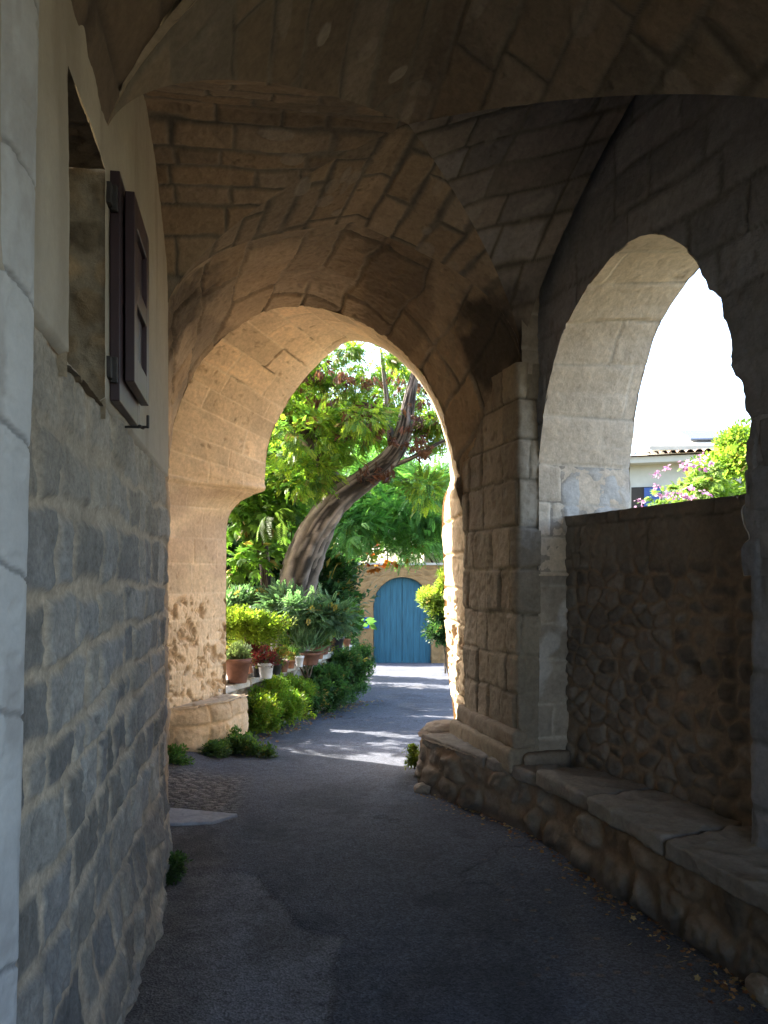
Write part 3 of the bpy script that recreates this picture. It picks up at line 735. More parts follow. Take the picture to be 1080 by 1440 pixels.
# left pier plinth (rough, low, in front of the lit jamb)
pl = [(-2.1, 6.83), (-1.66, 7.02), (-1.42, 7.35), (-1.33, 7.80)]
def plx(u, v, Pg, h, c, e, cid):
    return h + .03*fbm(u*4, v*4, seed=105, oc=4) - .03*sm(v, .36, .46), c
strip('left_pier_plinth', rounded(pl, .08), -.2, .45, masonry(ch=.22, cw=.32, m=.014, depth=.012, warp=.04, seed=104, base=(.60, .45, .29), base2=(.54, .42, .28), mort=(.64, .47, .29), rough=.012, stain=.15, stainc=(.3, .2, .13), extra=plx, blockoff=.012), toward=(-.5, 5, 1))
cap('left_pier_plinth_top', rounded(pl, .08), [(-2.2, 7.0), (-1.9, 7.25), (-1.7, 7.5), (-1.6, 7.9)], .44, masonry(ch=.5, cw=.5, seed=106, base=(.5, .42, .32)))

# ------------------------------------------------------------------ ground
def gz(x, y):
    y = np.asarray(y, float); x = np.asarray(x, float)
    base = np.interp(y, [-50, 5.5, 7, 8, 12, 18, 24, 26, 60, 400], [0, 0, -.02, -.055, -.28, -.62, -1.03, -1.08, -1.5, -4])
    left = .10*sm(-x, 1.3, 1.9)*sm(y, 5.5, 6.8)*sm(-y, -10, -8.5)
    return base + left
def road_style(fine_scale=True):
    def f(u, v, Pg):
        x, y = Pg[..., 0], Pg[..., 1]
        n1_ = fbm(x*1.3, y*1.3, seed=111, oc=5); n2_ = fbm(x*14, y*14, seed=112, oc=4); n3 = fbm(x*60, y*60, seed=113, oc=2)
        c = np.broadcast_to(np.array((.078, .086, .110)), x.shape+(3,))*(1+.22*n1_+.2*n2_)[..., None]
        # aggregate specks
        sp = hash3(np.floor(x*75), np.floor(y*75), x*0, 114); c = c*(1+.25*(sp > .9)-.15*(sp < .3))[..., None]
        # older pale patch at the lower left
        ex_ = -.20 - .0*y + .06*fbm(x*4, y*4, seed=115, oc=4)
        yb = 4.32 + .10*fbm(x*5, y*3, seed=116, oc=3) - .75*sm(x, -.75, -.25)
        old = sm(ex_-x, -.012, .03)*sm(yb-y, -.02, .04)
        oc_ = np.array((.20, .20, .215))*(1+.22*n2_+.25*n1_-.5*sm(n3, .35, .6))[..., None]
        c = mixc(c, oc_, old*(.75+.25*n1_))
        h = .004*n2_ + .012*n1_ - .012*old
        # dirt along the left wall
        dl = sm(-(x-xl(y)), -.55-.2*n1_, -.12)*sm(-y, -5.6, -4.6)
        c = mixc(c, np.array((.10, .085, .075))*(1+.5*n2_)[..., None], dl*.75)
        # cobbles beyond the wall's end
        cb_, cid = voro(x, y, .055, .10, 117, .8, .02)
        k = sm(-x, .72, 1.0)*sm(y, 5.15, 5.3)*sm(-y, -6.75-.3*n1_, -6.2)*sm(-(x+.10*(y-5.2)), .85, 1.15)
        hh = hash3(np.floor(cid), x*0, x*0, 118)
        c = mixc(c, np.array((.15, .135, .125))*(.7+.6*hh)[..., None]*sm(cb_, -.002, .012)[..., None]+.02, k)
        h = h + k*(.010*sm(cb_, 0, .015) - .003)
        # fallen leaf grit towards the ledge
        gr_ = (hash3(np.floor(x*40), np.floor(y*40), x*0, 119) > .985)*sm(x, .3, 1.0)*sm(-y, -5.4, -4.5)
        c = mixc(c, np.array((.26, .15, .08)), gr_*.6)
            # hairline cracks, damp blotches and worn wheel tracks
        ck = sm(-np.abs(fbm(x*.9+3, y*.7, seed=121, oc=5)), -.010, -.002)*sm(fbm(x*.6, y*.6, seed=122, oc=2), -.1, .2)
        c = c*(1-.55*ck)[..., None]; h = h - ck*.004
        bl = sm(fbm(x*2.1, y*1.4, seed=123, oc=5, gain=.6), .12, .38); c = c*(1-.28*bl)[..., None]
        du = sm(fbm(x*1.1+7, y*.8, seed=124, oc=5), .1, .4)*sm(-y, -7, -3); c = mixc(c, np.array((.16, .15, .15)), du*.35)
        # dusty verge
        dv = sm(fbm(x*3, y*1.5, seed=120, oc=4), .1, .4)*sm(y, 7, 9)*.35
        c = mixc(c, np.array((.13, .12, .115)), dv)
        return h, c
    return f
x0s = np.linspace(-2.3, 2.6, 330)
y0s = np.r_[np.linspace(-4.5, 2.2, 30)[:-1], np.linspace(2.2, 7.2, 380), np.linspace(7.2, 12, 170)[1:], np.linspace(12, 26.5, 140)[1:]]
Xg, Yg = np.meshgrid(x0s, y0s, indexing='ij')
# the road bends right as it leaves the passage
Xw = Xg*(1+.55*sm(Yg, 9, 20)) + sm(Yg, 7.5, 26)*1.2
road = surf('road', np.dstack([Xw, Yg, gz(Xw, Yg)]), np.dstack([Xw, Yg]), road_style(), M_ROAD, toward=(0, 5, 50))
tag(road, kind='structure')
xs_ = np.r_[-400, -150, -60, -30, np.linspace(-16, 16, 60), 30, 60, 150, 400]; ys_ = np.r_[-200, -60, -20, np.linspace(-8, 40, 90), 60, 100, 200, 500]
Xg, Yg = np.meshgrid(xs_, ys_, indexing='ij')
def soil_style(u, v, Pg):
    n_ = fbm(u*.8, v*.8, seed=130, oc=5)
    return .02*n_, mixc(np.broadcast_to(np.array((.16, .125, .08)), u.shape+(3,)), np.array((.07, .10, .03)), sm(n_, -.1, .3))
tag(surf('ground', np.dstack([Xg, Yg, gz(Xg, Yg)-.07]), np.dstack([Xg, Yg]), soil_style, M_SOIL, toward=(0, 5, 500)), kind='structure')
# garden terrace behind the retaining wall
rw = lambda t: np.array((-1.57+1.11*t, 8.0+4.0*t))     # top front line of the retaining wall
def terr(u, v, Pg): return .03*fbm(u*2, v*2, seed=131), np.broadcast_to(np.array((.10, .08, .05)), u.shape+(3,))*(1+.4*fbm(u*5, v*5, seed=132))[..., None]
a_, b_ = np.meshgrid(np.linspace(0, 1, 60), np.linspace(0, 1, 60), indexing='ij')
fr = np.stack([rw(-.05)*(1-k_) + rw(1.0)*k_ for k_ in np.linspace(0, 1, 60)])
Xt = fr[:, :1]*(1-b_)+(-12)*b_ - .32*(1-b_); Yt = fr[:, 1:]*(1-b_) + (7.9+16*a_)*b_
tag(surf('garden_bed', np.dstack([Xt, Yt, .36+.0*Xt]), np.dstack([Xt, Yt]), terr, M_SOIL, toward=(0, 5, 50)), kind='structure')

# utility slab in the road
sl_ = slab('drain_cover', ((-1.55, 5.06), (-1.10, 5.12), (-.97, 5.30), (-1.55, 5.46)), .022, .05, 220, M_STONE, None, (.32, .33, .36), .006, .012)
tag(sl_, 'pale grey stone slab set flush in the asphalt at the left wall corner', 'slab')

# ------------------------------------------------------------------ retaining wall
rwt = thing('retaining_wall', 'low stone garden wall carrying a row of flower pots', 'wall', (-1.0, 10, 0))
def cr(o): o.parent = rwt; o.location = (1.0, -10, 0); return o
def rw_post(u, v, Pg, h, c, e, cid): return h + .02*fbm(u*3, v*3, seed=141), c
f0, f1 = rw(-.06), rw(1.0)
nv_ = np.array((.9636, -.2674))
strip('wall_face', [f0-nv_*.02, f1-nv_*.02, f1-nv_*.34+np.array((.02, .05))], -.5, .55, masonry(kind='rubble', ch=.12, cw=.17, m=.018, depth=.02, seed=142, base=(.36, .31, .25), base2=(.42, .39, .34), mort=(.25, .2, .15), var=.3, extra=rw_post), toward=(2, 6, 1), par=cr)
for i in range(6):
    a, b = rw(-.06+1.06*i/6+.003), rw(-.06+1.06*(i+1)/6-.003)
    slab('coping_slab', (a+nv_*.03, b+nv_*.03, b-nv_*.36, a-nv_*.36), .5+.012*i, .07, 230+i, M_STONE, cr, (.50, .47, .43), .008, .012)

# ------------------------------------------------------------------ far garden wall with blue door
gw = thing('garden_wall', 'ochre stone wall at the end of the lane around a blue arched door', 'wall', (.54, 24, -1.04))
def cg(o): o.parent = gw; o.location = (-.54, -24, 1.04); return o
dz = -1.06; dcx, dw = .55, .88
arcp = [(dcx-dw, z) for z in np.linspace(dz, dz+1.75, 30)] + [(dcx-dw*math.cos(a), dz+1.75+.88*math.sin(a)) for a in np.linspace(0, math.pi, 60)[1:-1]] + [(dcx+dw, z) for z in np.linspace(dz+1.75, dz, 30)]
arcp = np.array(arcp)
v_ = arcp-np.array((dcx, dz+1.2)); top = .99+dz*0 + 1.96-(dz+1.2)-.99
kx = np.where(v_[:, 0] > 0, 5.5/np.maximum(v_[:, 0], 1e-6), 3.4/np.maximum(-v_[:, 0], 1e-6)); kz = np.where(v_[:, 1] > 0, (1.93-(dz+1.2))/np.maximum(v_[:, 1], 1e-6), 1e9)
low = v_[:, 1] < 0; kk = np.where(low, kx, np.minimum(kx, kz))
q_ = np.stack([dcx+v_[:, 0]*kk, dz+1.2+v_[:, 1]*np.where(low, 1, kk)], 1)
t_ = (np.linspace(0, 1, 90)**1.3)[None, :, None]
G_ = arcp[:, None]*(1-t_)+q_[:, None]*t_
def gwx(u, v, Pg, h, c, e, cid):
    r_ = np.where(v > dz+1.75, np.hypot(u-dcx, v-dz-1.75), np.abs(u-dcx))
    ring = sm(-r_, -1.14, -1.12)
    return h+ring*.02, mixc(c, np.array((.29, .18, .08))*(1+.15*fbm(u*4, v*4, seed=9))[..., None], ring*.6)
gws = masonry(kind='rubble', ch=.16, cw=.28, m=.02, depth=.02, seed=151, base=(.27, .165, .07), base2=(.22, .135, .06), mort=(.30, .185, .08), stain=.2, extra=gwx)
cg(surf('wall_face', np.dstack([G_[..., 0], np.full(G_.shape[:2], 24.), G_[..., 1]]), G_, gws, M_STONE, toward=(0, 5, 1)))
tt = np.linspace(0, .22, 8)[None, :]
cg(surf('door_reveal', np.dstack([arcp[:, :1]+0*tt, 24+tt+0*arcp[:, :1], arcp[:, 1:]+0*tt]), np.dstack([tt+0*arcp[:, :1], arcp[:, 1:]+0*tt]), gws, M_STONE, toward=(dcx, 24, 0)))
cg(box('wall_coping', (0, 0, 0), (9.2, .5, .07), M_RENDER, bev=.01)).location = (1.05, .2, 1.96+1.04)
cg(box('wall_back', (0, 0, 0), (9.0, .2, 3.3), M_RENDER, bev=.01)).location = (1.05, .45, 1.35)
def door_leaf(xa, xb):
    n = 5; w = (xb-xa)/n; bm = bmesh.new()
    for i in range(n):
        a = xa+w*i+.002; b = xa+w*(i+1)-.002
        xs = np.linspace(a, b, 4); top_ = [dz+1.75+math.sqrt(max(.0, dw**2-(x-dcx)**2)) if abs(x-dcx) < dw else dz+1.75 for x in xs]
        fr_ = [bm.verts.new((x, 24.15, dz+.03)) for x in xs]; tp = [bm.verts.new((x, 24.15, t)) for x, t in zip(xs, top_)]
        fb = [bm.verts.new((x, 24.19, dz+.03)) for x in xs]; tb = [bm.verts.new((x, 24.19, t)) for x, t in zip(xs, top_)]
        for j in range(3):
            bm.faces.new((fr_[j], fr_[j+1], tp[j+1], tp[j])); bm.faces.new((tp[j], tp[j+1], tb[j+1], tb[j])); bm.faces.new((fb[j+1], fb[j], tb[j], tb[j+1]))
        bm.faces.new((fr_[0], tp[0], tb[0], fb[0])); bm.faces.new((fr_[3], fb[3], tb[3], tp[3]))
    me = bpy.data.meshes.new('door'); bm.to_mesh(me); bm.free(); me.materials.append(M_BLUE)
    o = bpy.data.objects.new('door', me); C.objects.link(o); return cg(o)
d1 = door_leaf(dcx-dw+.01, dcx-.006); d2 = door_leaf(dcx+.006, dcx+dw-.01)
lb = thing('letterbox', 'small blue letterbox on the stone wall left of the blue door', 'letterbox', (-.53, 23.93, .02))
join_boxes('body', [((0, 0, .16), (.17, .10, .30), 0)], M_BOX, lb, .01)
join_boxes('flap', [((0, -.055, .25), (.13, .012, .045), 0), ((0, -.01, .325), (.19, .13, .02), 0)], M_BOX, lb, .003)

# ------------------------------------------------------------------ foliage
RG = np.random.default_rng(7)
def rhomb(base, dirv, side, l, w, up=None, bend=.12):
    b = np.array(base, float); dirv = np.array(dirv, float); side = np.array(side, float)
    n = np.cross(dirv, side)
    return [b, b+dirv*l*.45+side*w*.5+n*l*bend*.3, b+dirv*l-n*l*bend, b+dirv*l*.45-side*w*.5+n*l*bend*.3]
def proto(kind):
    q = []
    if kind == 'pinnate':
        for i in range(8):
            t = .16+.105*i
            for s_ in (-1, 1):
                l = .26*(1-.35*abs(t-.5)); q.append(rhomb((t, 0, -.25*t*t), (.35, s_*.9, -.15), (.9, -s_*.35, 0), l, .10))
        q.append(rhomb((1, 0, -.25), (1, 0, -.3), (0, 1, 0), .2, .1))
        q.append(rhomb((0, 0, 0), (1, 0, -.22), (0, .3, .9), 1.0, .015, bend=.02))
    elif kind == 'round':
        for i in range(5):
            t = .2+.17*i
            for s_ in (-1, 1): q.append(rhomb((t, 0, -.15*t*t), (.45, s_*.85, -.1), (.85, -s_*.45, 0), .36, .20))
        q.append(rhomb((1, 0, -.15), (1, 0, -.2), (0, 1, 0), .36, .2))
    elif kind == 'broad':
        for i, a in enumerate((-1.1, -.5, 0, .55, 1.15)):
            q.append(rhomb((.1, 0, 0), (math.cos(a), math.sin(a), -.2), (-math.sin(a), math.cos(a), 0), .8-.15*abs(a), .3))
        q.append(rhomb((-.3, 0, 0), (1, 0, 0), (0, 1, 0), .45, .03, bend=0))
    elif kind == 'small':
        r = random.Random(3)
        for i in range(9):
            a = r.uniform(0, 6.28); e = r.uniform(-.6, .9); d = (math.cos(a)*math.cos(e), math.sin(a)*math.cos(e), math.sin(e))
            sd = np.cross(d, (0, .1, 1)); sd /= np.linalg.norm(sd)
            q.append(rhomb((r.uniform(-.5, .5), r.uniform(-.5, .5), r.uniform(-.5, .5)), d, sd, .55, .3))
    elif kind == 'blade':
        r = random.Random(4)
        for i in range(7):
            a = r.uniform(0, 6.28); e = r.uniform(.5, 1.4); d = (math.cos(a)*math.cos(e), math.sin(a)*math.cos(e), math.sin(e))
            sd = np.cross(d, (0, .1, 1)); sd /= np.linalg.norm(sd)
            q.append(rhomb((0, 0, 0), d, sd, 1, .09, bend=.25))
    elif kind == 'pod':
        r = random.Random(5)
        for i in range(6):
            q.append(rhomb((r.uniform(-.25, .25), r.uniform(-.25, .25), r.uniform(-.1, .1)), (r.uniform(-.3, .3), r.uniform(-.3, .3), -1), (1, .3*i-.9, 0)/np.hypot(1, .3*i-.9) if False else (math.cos(i), math.sin(i), 0), .8, .2))
    elif kind == 'flower':
        for i in range(5):
            a = i*1.2566; q.append(rhomb((0, 0, 0), (math.cos(a), math.sin(a), .35), (-math.sin(a), math.cos(a), 0), .5, .42))
    elif kind == 'palm':
        for i in range(12):
            t = .1+.075*i
            for s_ in (-1, 1): q.append(rhomb((t, 0, .3*t-.5*t*t), (.6, s_*.8, -.1), (.8, -s_*.6, 0), .42*(1-.5*t), .05))
    return np.array(q)
PROTO = {k: proto(k) for k in ('round', 'pinnate', 'broad', 'small', 'blade', 'pod', 'flower', 'palm')}
def foliage(name, pts, dirs, size, kind, cols, mat=None, parent=None, jitter=.35, rng=RG, loc=None):
    pts = np.asarray(pts, float); n = len(pts); pr = PROTO[kind]
    d = np.asarray(dirs, float) + rng.normal(0, jitter, (n, 3)); d /= np.maximum(np.linalg.norm(d, axis=1, keepdims=True), 1e-6)
    up = np.tile(np.array((0, 0, 1.)), (n, 1)) + rng.normal(0, .35, (n, 3))
    s_ = np.cross(up, d); s_ /= np.maximum(np.linalg.norm(s_, axis=1, keepdims=True), 1e-6); u_ = np.cross(d, s_)
    sc = size*rng.uniform(.6, 1.3, n)
    R = np.stack([d, s_, u_], 1)*sc[:, None, None]
    V = pr.reshape(-1, 3)[None]@R + pts[:, None]
    k = pr.shape[0]
    cols = np.array(cols); ci = rng.integers(0, len(cols), n); c = cols[ci]*rng.uniform(.65, 1.3, (n, 1))
    lf = fbm(pts[:, 0]*3.5, pts[:, 1]*3.5, pts[:, 2]*3.5, seed=n, oc=3); c = c*(1+.75*lf)[:, None]
    if kind in ('small', 'round', 'broad') and n > 250:
        dry = rng.uniform(0, 1, n) > .965; c[dry] = np.array((.26, .20, .06))*rng.uniform(.6, 1.2, (dry.sum(), 1))
    lc = c[:, None]*rng.uniform(.85, 1.15, (n, k, 1)); lc = np.repeat(lc, 4, axis=1).reshape(-1, 3)
    F = np.arange(n*k*4).reshape(-1, 4)
    V = V.reshape(-1, 3)
    if loc is not None: V = V-np.array(loc)
    return mesh_np(name, V, F, mat or M_LEAF, parent, lc, smooth=False)
def clumps(blobs, n, nclump, sig, rng=RG, shell=.45, droop=.3):
    """points in clumps through a set of ellipsoids (centre, radii)"""
    P_, D_ = [], []
    vol = np.array([b[1][0]*b[1][1]*b[1][2] for b in blobs])**.67; w = vol/vol.sum()
    for b, wi in zip(blobs, w):
        c0 = np.array(b[0], float); r0 = np.array(b[1], float); nc = max(2, int(nclump*wi)); nn = int(n*wi)
        dd = rng.normal(size=(nc, 3)); dd /= np.linalg.norm(dd, axis=1, keepdims=True)
        rr_ = rng.uniform(shell, 1, (nc, 1)); cc = c0 + dd*rr_*r0
        which = rng.integers(0, nc, nn); g = rng.normal(size=(nn, 3)); g *= (rng.uniform(.2, 1, (nn, 1))/np.linalg.norm(g, axis=1, keepdims=True))
        p = cc[which] + g*sig*rng.uniform(.6, 1.5, nc)[which][:, None]*np.array((1.2, 1.2, .8))
        P_.append(p); D_.append(g*.8 + dd[which]*.7 + np.array((0, 0, -droop)))
    return np.vstack(P_), np.vstack(D_)
GREEN = [(.09, .17, .03), (.06, .13, .025), (.12, .20, .035), (.05, .11, .03)]
YG = [(.17, .22, .03), (.13, .19, .03), (.20, .24, .04)]
DKG = [(.03, .075, .025), (.025, .06, .025), (.04, .09, .03)]
BLG = [(.09, .17, .10), (.12, .20, .12), (.07, .13, .07)]

def tube(name, path, radii, seed, colr, parent=None, n=22, rough=.12, mat=None, loc=(0, 0, 0), twist=1.5, sub=10):
    p = smoothpts(path, 2); d = np.r_[0, np.cumsum(np.linalg.norm(np.diff(p, axis=0), axis=1))]
    m = max(6, int(d[-1]*sub)+4); t = np.linspace(0, d[-1], m); q = np.stack([np.interp(t, d, p[:, k]) for k in range(3)], 1)
    r = np.interp(np.linspace(0, 1, m), np.linspace(0, 1, len(radii)), radii)
    T = np.gradient(q, axis=0); T /= np.linalg.norm(T, axis=1, keepdims=True)
    ref = np.array((.0, 1., .13)); s1 = np.cross(T, ref); s1 /= np.linalg.norm(s1, axis=1, keepdims=True); s2_ = np.cross(T, s1)
    th_ = np.linspace(0, 2*np.pi, n, endpoint=False)
    ca, sa = np.cos(th_)[None], np.sin(th_)[None]; tt_ = t[:, None]+0*ca
    nn = fbm(ca*1.6+9+0*tt_, sa*1.6+0*tt_, tt_*1.3, seed=seed, oc=3); fi = np.abs(fbm(ca*5+0*tt_, sa*5+0*tt_, tt_*2.2, seed=seed+1, oc=3))
    R = r[:, None]*(1+rough*2*nn-rough*4*fi)
    V = q[:, None]+(s1[:, None]*ca[..., None]+s2_[:, None]*sa[..., None])*R[..., None] - np.array(loc)
    st = fbm(ca*2.6+0*tt_, sa*2.6+0*tt_, tt_*.9, seed=seed+2, oc=4, gain=.7)
    c = np.array(colr)*np.clip(1.15+.4*nn+1.6*st-.9*sm(fi, .04, .25), .12, 2.6)[..., None]
    F = []
    i, j = np.meshgrid(np.arange(m-1), np.arange(n), indexing='ij'); i, j = i.ravel(), j.ravel(); j2 = (j+1) % n
    F = np.stack([i*n+j, i*n+j2, (i+1)*n+j2, (i+1)*n+j], 1)
    return mesh_np(name, V, F, mat or M_BARK, parent, np.clip(c, .01, 1))

def tree(name, label, cat, base, limbs, leafsets, group=None, bark=(.16, .12, .09)):
    """limbs: (path, radii); leafsets: (part, blobs, n, nclump, sig, size, kind, cols, mat)"""
    t = thing(name, label, cat, base, group)
    for k, (path, radii) in enumerate(limbs):
        tube('trunk' if k == 0 else 'branch', path, radii, 300+k+int(abs(base[0])*7), bark, t, n=40 if k == 0 else 14, loc=base, sub=26 if k == 0 else 9)
    for (part, blobs, n, nc, sig, size, kind, cols, mat) in leafsets:
        p, d = clumps(blobs, n, nc, sig)
        foliage(part, p, d, size, kind, cols, mat, t, loc=base)
    return t
def BL(px, py, d, rpx, rpy, rd): c = P(px, py, d); return (c, (rpx/1120*d, rd, rpy/1120*d))

# leaning tree behind the retaining wall
base = tuple(P(405, 905, 10.6)*np.array((1, 1, 0))+np.array((0, 0, .33)))
tree('leaning_tree', 'old tree with a thick twisted trunk leaning right beyond the arch', 'tree', base, [
    ([base, P(410, 850, 10.6), P(420, 800, 10.5), P(440, 750, 10.4), P(470, 705, 10.3), P(515, 672, 10.2), P(550, 645, 10.1), P(568, 610, 10.0), P(575, 560, 9.9), P(590, 500, 9.8)], [.30, .27, .26, .25, .22, .185, .15, .12, .08, .04]),
    ([P(480, 695, 10.3), P(458, 660, 10.3), P(430, 612, 10.4), P(398, 588, 10.5), P(350, 560, 10.6), P(290, 560, 10.6), (-3.2, 10.1, 3.6)], [.13, .12, .13, .12, .08, .06, .03]),  # limb end runs out of view to carry the added shading clump
    ([P(553, 640, 10.1), P(548, 600, 10.2), P(543, 550, 10.3), P(535, 490, 10.4)], [.06, .05, .035, .015]),
    ([P(552, 655, 10.1), P(585, 642, 10.0), P(625, 618, 9.9), P(680, 600, 9.8)], [.035, .028, .022, .012])],
    [('crown', [BL(470, 560, 10.7, 90, 55, .9), BL(430, 620, 10.0, 70, 40, .7), BL(560, 550, 10.9, 60, 45, .6), BL(395, 560, 10.6, 60, 60, 1.0), BL(510, 600, 10.8, 70, 35, .5), BL(500, 585, 9.6, 50, 25, .3), BL(615, 590, 10.3, 28, 50, .5), BL(480, 510, 10.4, 80, 25, .8), BL(430, 670, 10.2, 60, 35, .5), BL(600, 690, 9.8, 30, 25, .4), ((-3.4, 9.95, 3.45), (1.2, .5, .4))], 11500, 210, .17, .105, 'round', [(.19, .30, .04), (.15, .26, .035), (.28, .35, .045), (.09, .19, .045)], M_LEAF),  # last clump is unseen, added to shade the lane
     ('seed_pods', [BL(480, 570, 9.9, 90, 50, .7), BL(560, 580, 9.8, 60, 60, .6), BL(520, 655, 9.9, 60, 22, .3), BL(600, 600, 9.7, 30, 70, .5), BL(440, 540, 10, 60, 30, .6)], 420, 60, .12, .11, 'pod', [(.16, .07, .05), (.20, .09, .06), (.12, .06, .045)], M_LEAFD)],
    bark=(.24, .205, .18))
# feathery tree over the lane in front of the door
tree('feathery_tree', 'feathery light green tree hanging over the lane before the blue door', 'tree', (-1.7, 15.5, -.1), [
    ([(-1.7, 15.5, -.2), (-1.6, 15.4, 1.6), (-1.1, 15.0, 2.8), (-.2, 14.6, 3.3), (1.0, 14.2, 3.35)], [.13, .11, .08, .05, .02]),
    ([(-1.3, 15.2, 2.4), (-.6, 15.4, 3.3), (.4, 15.6, 4.0)], [.06, .04, .02])],
    [('crown', [BL(560, 730, 14.3, 75, 40, 1.2), BL(600, 700, 14.3, 50, 50, 1.2), BL(520, 690, 14.6, 60, 45, 1.2), BL(500, 745, 14.0, 40, 30, .8), BL(560, 640, 15, 60, 40, 1.2), BL(590, 765, 14.2, 40, 12, .8)], 4600, 90, .33, .24, 'pinnate', [(.12, .27, .07), (.15, .30, .07), (.09, .21, .06)], M_LEAF),
     ('red_leaves', [BL(550, 780, 14.6, 45, 14, .5), BL(520, 800, 14.6, 12, 8, .4)], 40, 8, .12, .14, 'broad', [(.42, .08, .03), (.45, .14, .03)], M_LEAF)])
# second trunk and dark foliage left
tree('garden_tree', 'slender twin stemmed tree with broad leaves left of the leaning trunk', 'tree', tuple(P(352, 900, 10.9)*np.array((1, 1, 0))+np.array((0, 0, .33))), [
    ([P(372, 905, 11.0), P(376, 850, 11.0), P(372, 790, 11.0), P(368, 740, 11.0), P(360, 680, 11)], [.10, .09, .075, .05, .03]),
    ([P(374, 800, 11.0), P(350, 760, 11.1), P(335, 730, 11.1), P(315, 690, 11.2)], [.06, .05, .04, .02])],
    [('crown', [BL(350, 720, 10.6, 55, 40, .6), BL(345, 790, 10.4, 35, 25, .4), BL(380, 690, 11, 50, 40, .7), BL(400, 740, 11.5, 40, 40, .5), BL(330, 660, 11, 50, 40, .7)], 1500, 80, .26, .17, 'broad', [(.10, .20, .03), (.13, .23, .035), (.07, .15, .03)], M_LEAF),
     ('feather_fronds', [BL(385, 715, 9.8, 25, 12, .2)], 6, 3, .1, .30, 'palm', [(.17, .26, .06)], M_LEAF)])
# background trees
bgs = [('dense dark tree at the far left behind the garden', (-4.6, 14.5), [((-4.4, 14.2, 3.2), (2.0, 1.9, 1.5)), ((-3.6, 14.8, 1.6), (1.6, 1.4, 1.3)), ((-4.8, 15.5, 5), (1.8, 1.6, 1.2))], GREEN, 5200),
       ('bushy evergreen with the darkest leaves behind the leaning trunk', (-2.6, 14.2), [((-2.5, 14.2, 1.3), (1.2, 1.0, 1.4)), ((-1.6, 14.6, .9), (1.0, .9, 1.3)), ((-2.4, 14.6, 3.2), (1.3, 1.1, 1.3))], DKG, 4600),
       ('tall loose sunlit tree rising behind the garden wall', (-2.2, 27.5), [((-2.6, 27.5, 6.0), (2.6, 2.0, 2.4)), ((-1.0, 27, 3.6), (2.4, 1.6, 1.8)), ((-4.8, 27, 4.5), (2.6, 2, 3.0))], YG, 5200),
       ('green tree behind the wall to the right of the blue door', (2.6, 27.0), [((2.4, 27.0, 3.7), (1.9, 1.5, 1.4)), ((.8, 27.5, 4.4), (1.4, 1.4, 1.3)), ((4.2, 27, 3.6), (1.6, 1.4, 1.6))], GREEN, 4200)]
for lab, (bx, by), blobs, cols, n in bgs:
    g0 = float(gz(bx, by))-.1
    tree('background_tree', lab, 'tree', (bx, by, g0), [([(bx, by, g0), (bx+.1, by, g0+1.6), (bx-.1, by, g0+3.0), (bx, by, g0+4.4)], [.2, .16, .12, .05]),
         ([(bx, by, g0+2.2), (bx+.7, by, g0+3.2), (bx+1.2, by, g0+3.9)], [.08, .06, .02]), ([(bx, by, g0+2.0), (bx-.8, by, g0+3.0), (bx-1.3, by, g0+3.8)], [.08, .06, .02])],
         [('crown', blobs, n, 150, .38, .30, 'small', cols, M_LEAF)])

def shrub(name, label, cat, base, blobs, n, nc, sig, size, kind, cols, mat=None, stems=5, group=None, extra=()):
    t = thing(name, label, cat, base, group)
    p, d = clumps(blobs, n, nc, sig, shell=.3, droop=.0)
    foliage('foliage', p, d, size, kind, cols, mat or M_LEAF, t, loc=base)
    for (pn, blobs2, n2, nc2, sig2, size2, kind2, cols2) in extra:
        p, d = clumps(blobs2, n2, nc2, sig2, shell=.4, droop=0); foliage(pn, p, d, size2, kind2, cols2, M_LEAF, t, loc=base)
    for k in range(stems):
        c = np.array(blobs[k % len(blobs)][0]); e_ = c + RG.normal(0, .12, 3)*np.array(blobs[k % len(blobs)][1])*2
        b0 = np.array(base)+np.array((RG.uniform(-.05, .05), RG.uniform(-.05, .05), 0))
        tube('stem', [b0, b0*.5+e_*.5+RG.normal(0, .02, 3), e_], [.012, .009, .004], 400+k, (.12, .09, .06), t, n=6, loc=base, sub=8)
    return t
def bs(px, py, d, z=.36): q = P(px, py, d); return (q[0], q[1], z)
shrub('shrub', 'bright yellow green bush at the left end of the pot row', 'shrub', bs(360, 900, 8.9), [BL(355, 885, 8.9, 38, 24, .3), BL(335, 875, 8.7, 22, 18, .2)], 1900, 60, .11, .07, 'small', [(.20, .27, .03), (.24, .30, .04), (.15, .22, .03)])
shrub('shrub', 'blue green feathery shrub at the foot of the leaning tree', 'shrub', bs(430, 890, 9.7), [BL(420, 860, 9.7, 50, 28, .4), BL(460, 870, 9.9, 35, 25, .4), BL(390, 850, 9.9, 30, 20, .3)], 2200, 70, .13, .10, 'round', BLG)
shrub('shrub', 'grey green low shrub tucked behind the left pier', 'shrub', bs(325, 860, 10.2), [BL(328, 855, 10.0, 18, 22, .3), BL(350, 845, 10.2, 22, 14, .3)], 600, 30, .1, .11, 'small', BLG)
shrub('shrub', 'dark ivy covered bush left of the blue door', 'shrub', (-1.6, 17.0, -.3), [BL(474, 850, 17, 22, 50, .6), BL(489, 890, 17.5, 12, 40, .4), BL(470, 800, 17, 30, 25, .6)], 2600, 60, .22, .16, 'small', DKG)
shrub('shrub', 'rounded mid green bush beside the far end of the pot row', 'shrub', bs(490, 890, 12.8, -.2), [BL(490, 868, 12.8, 15, 22, .3)], 800, 30, .1, .1, 'small', [(.09, .20, .04), (.07, .16, .04)])
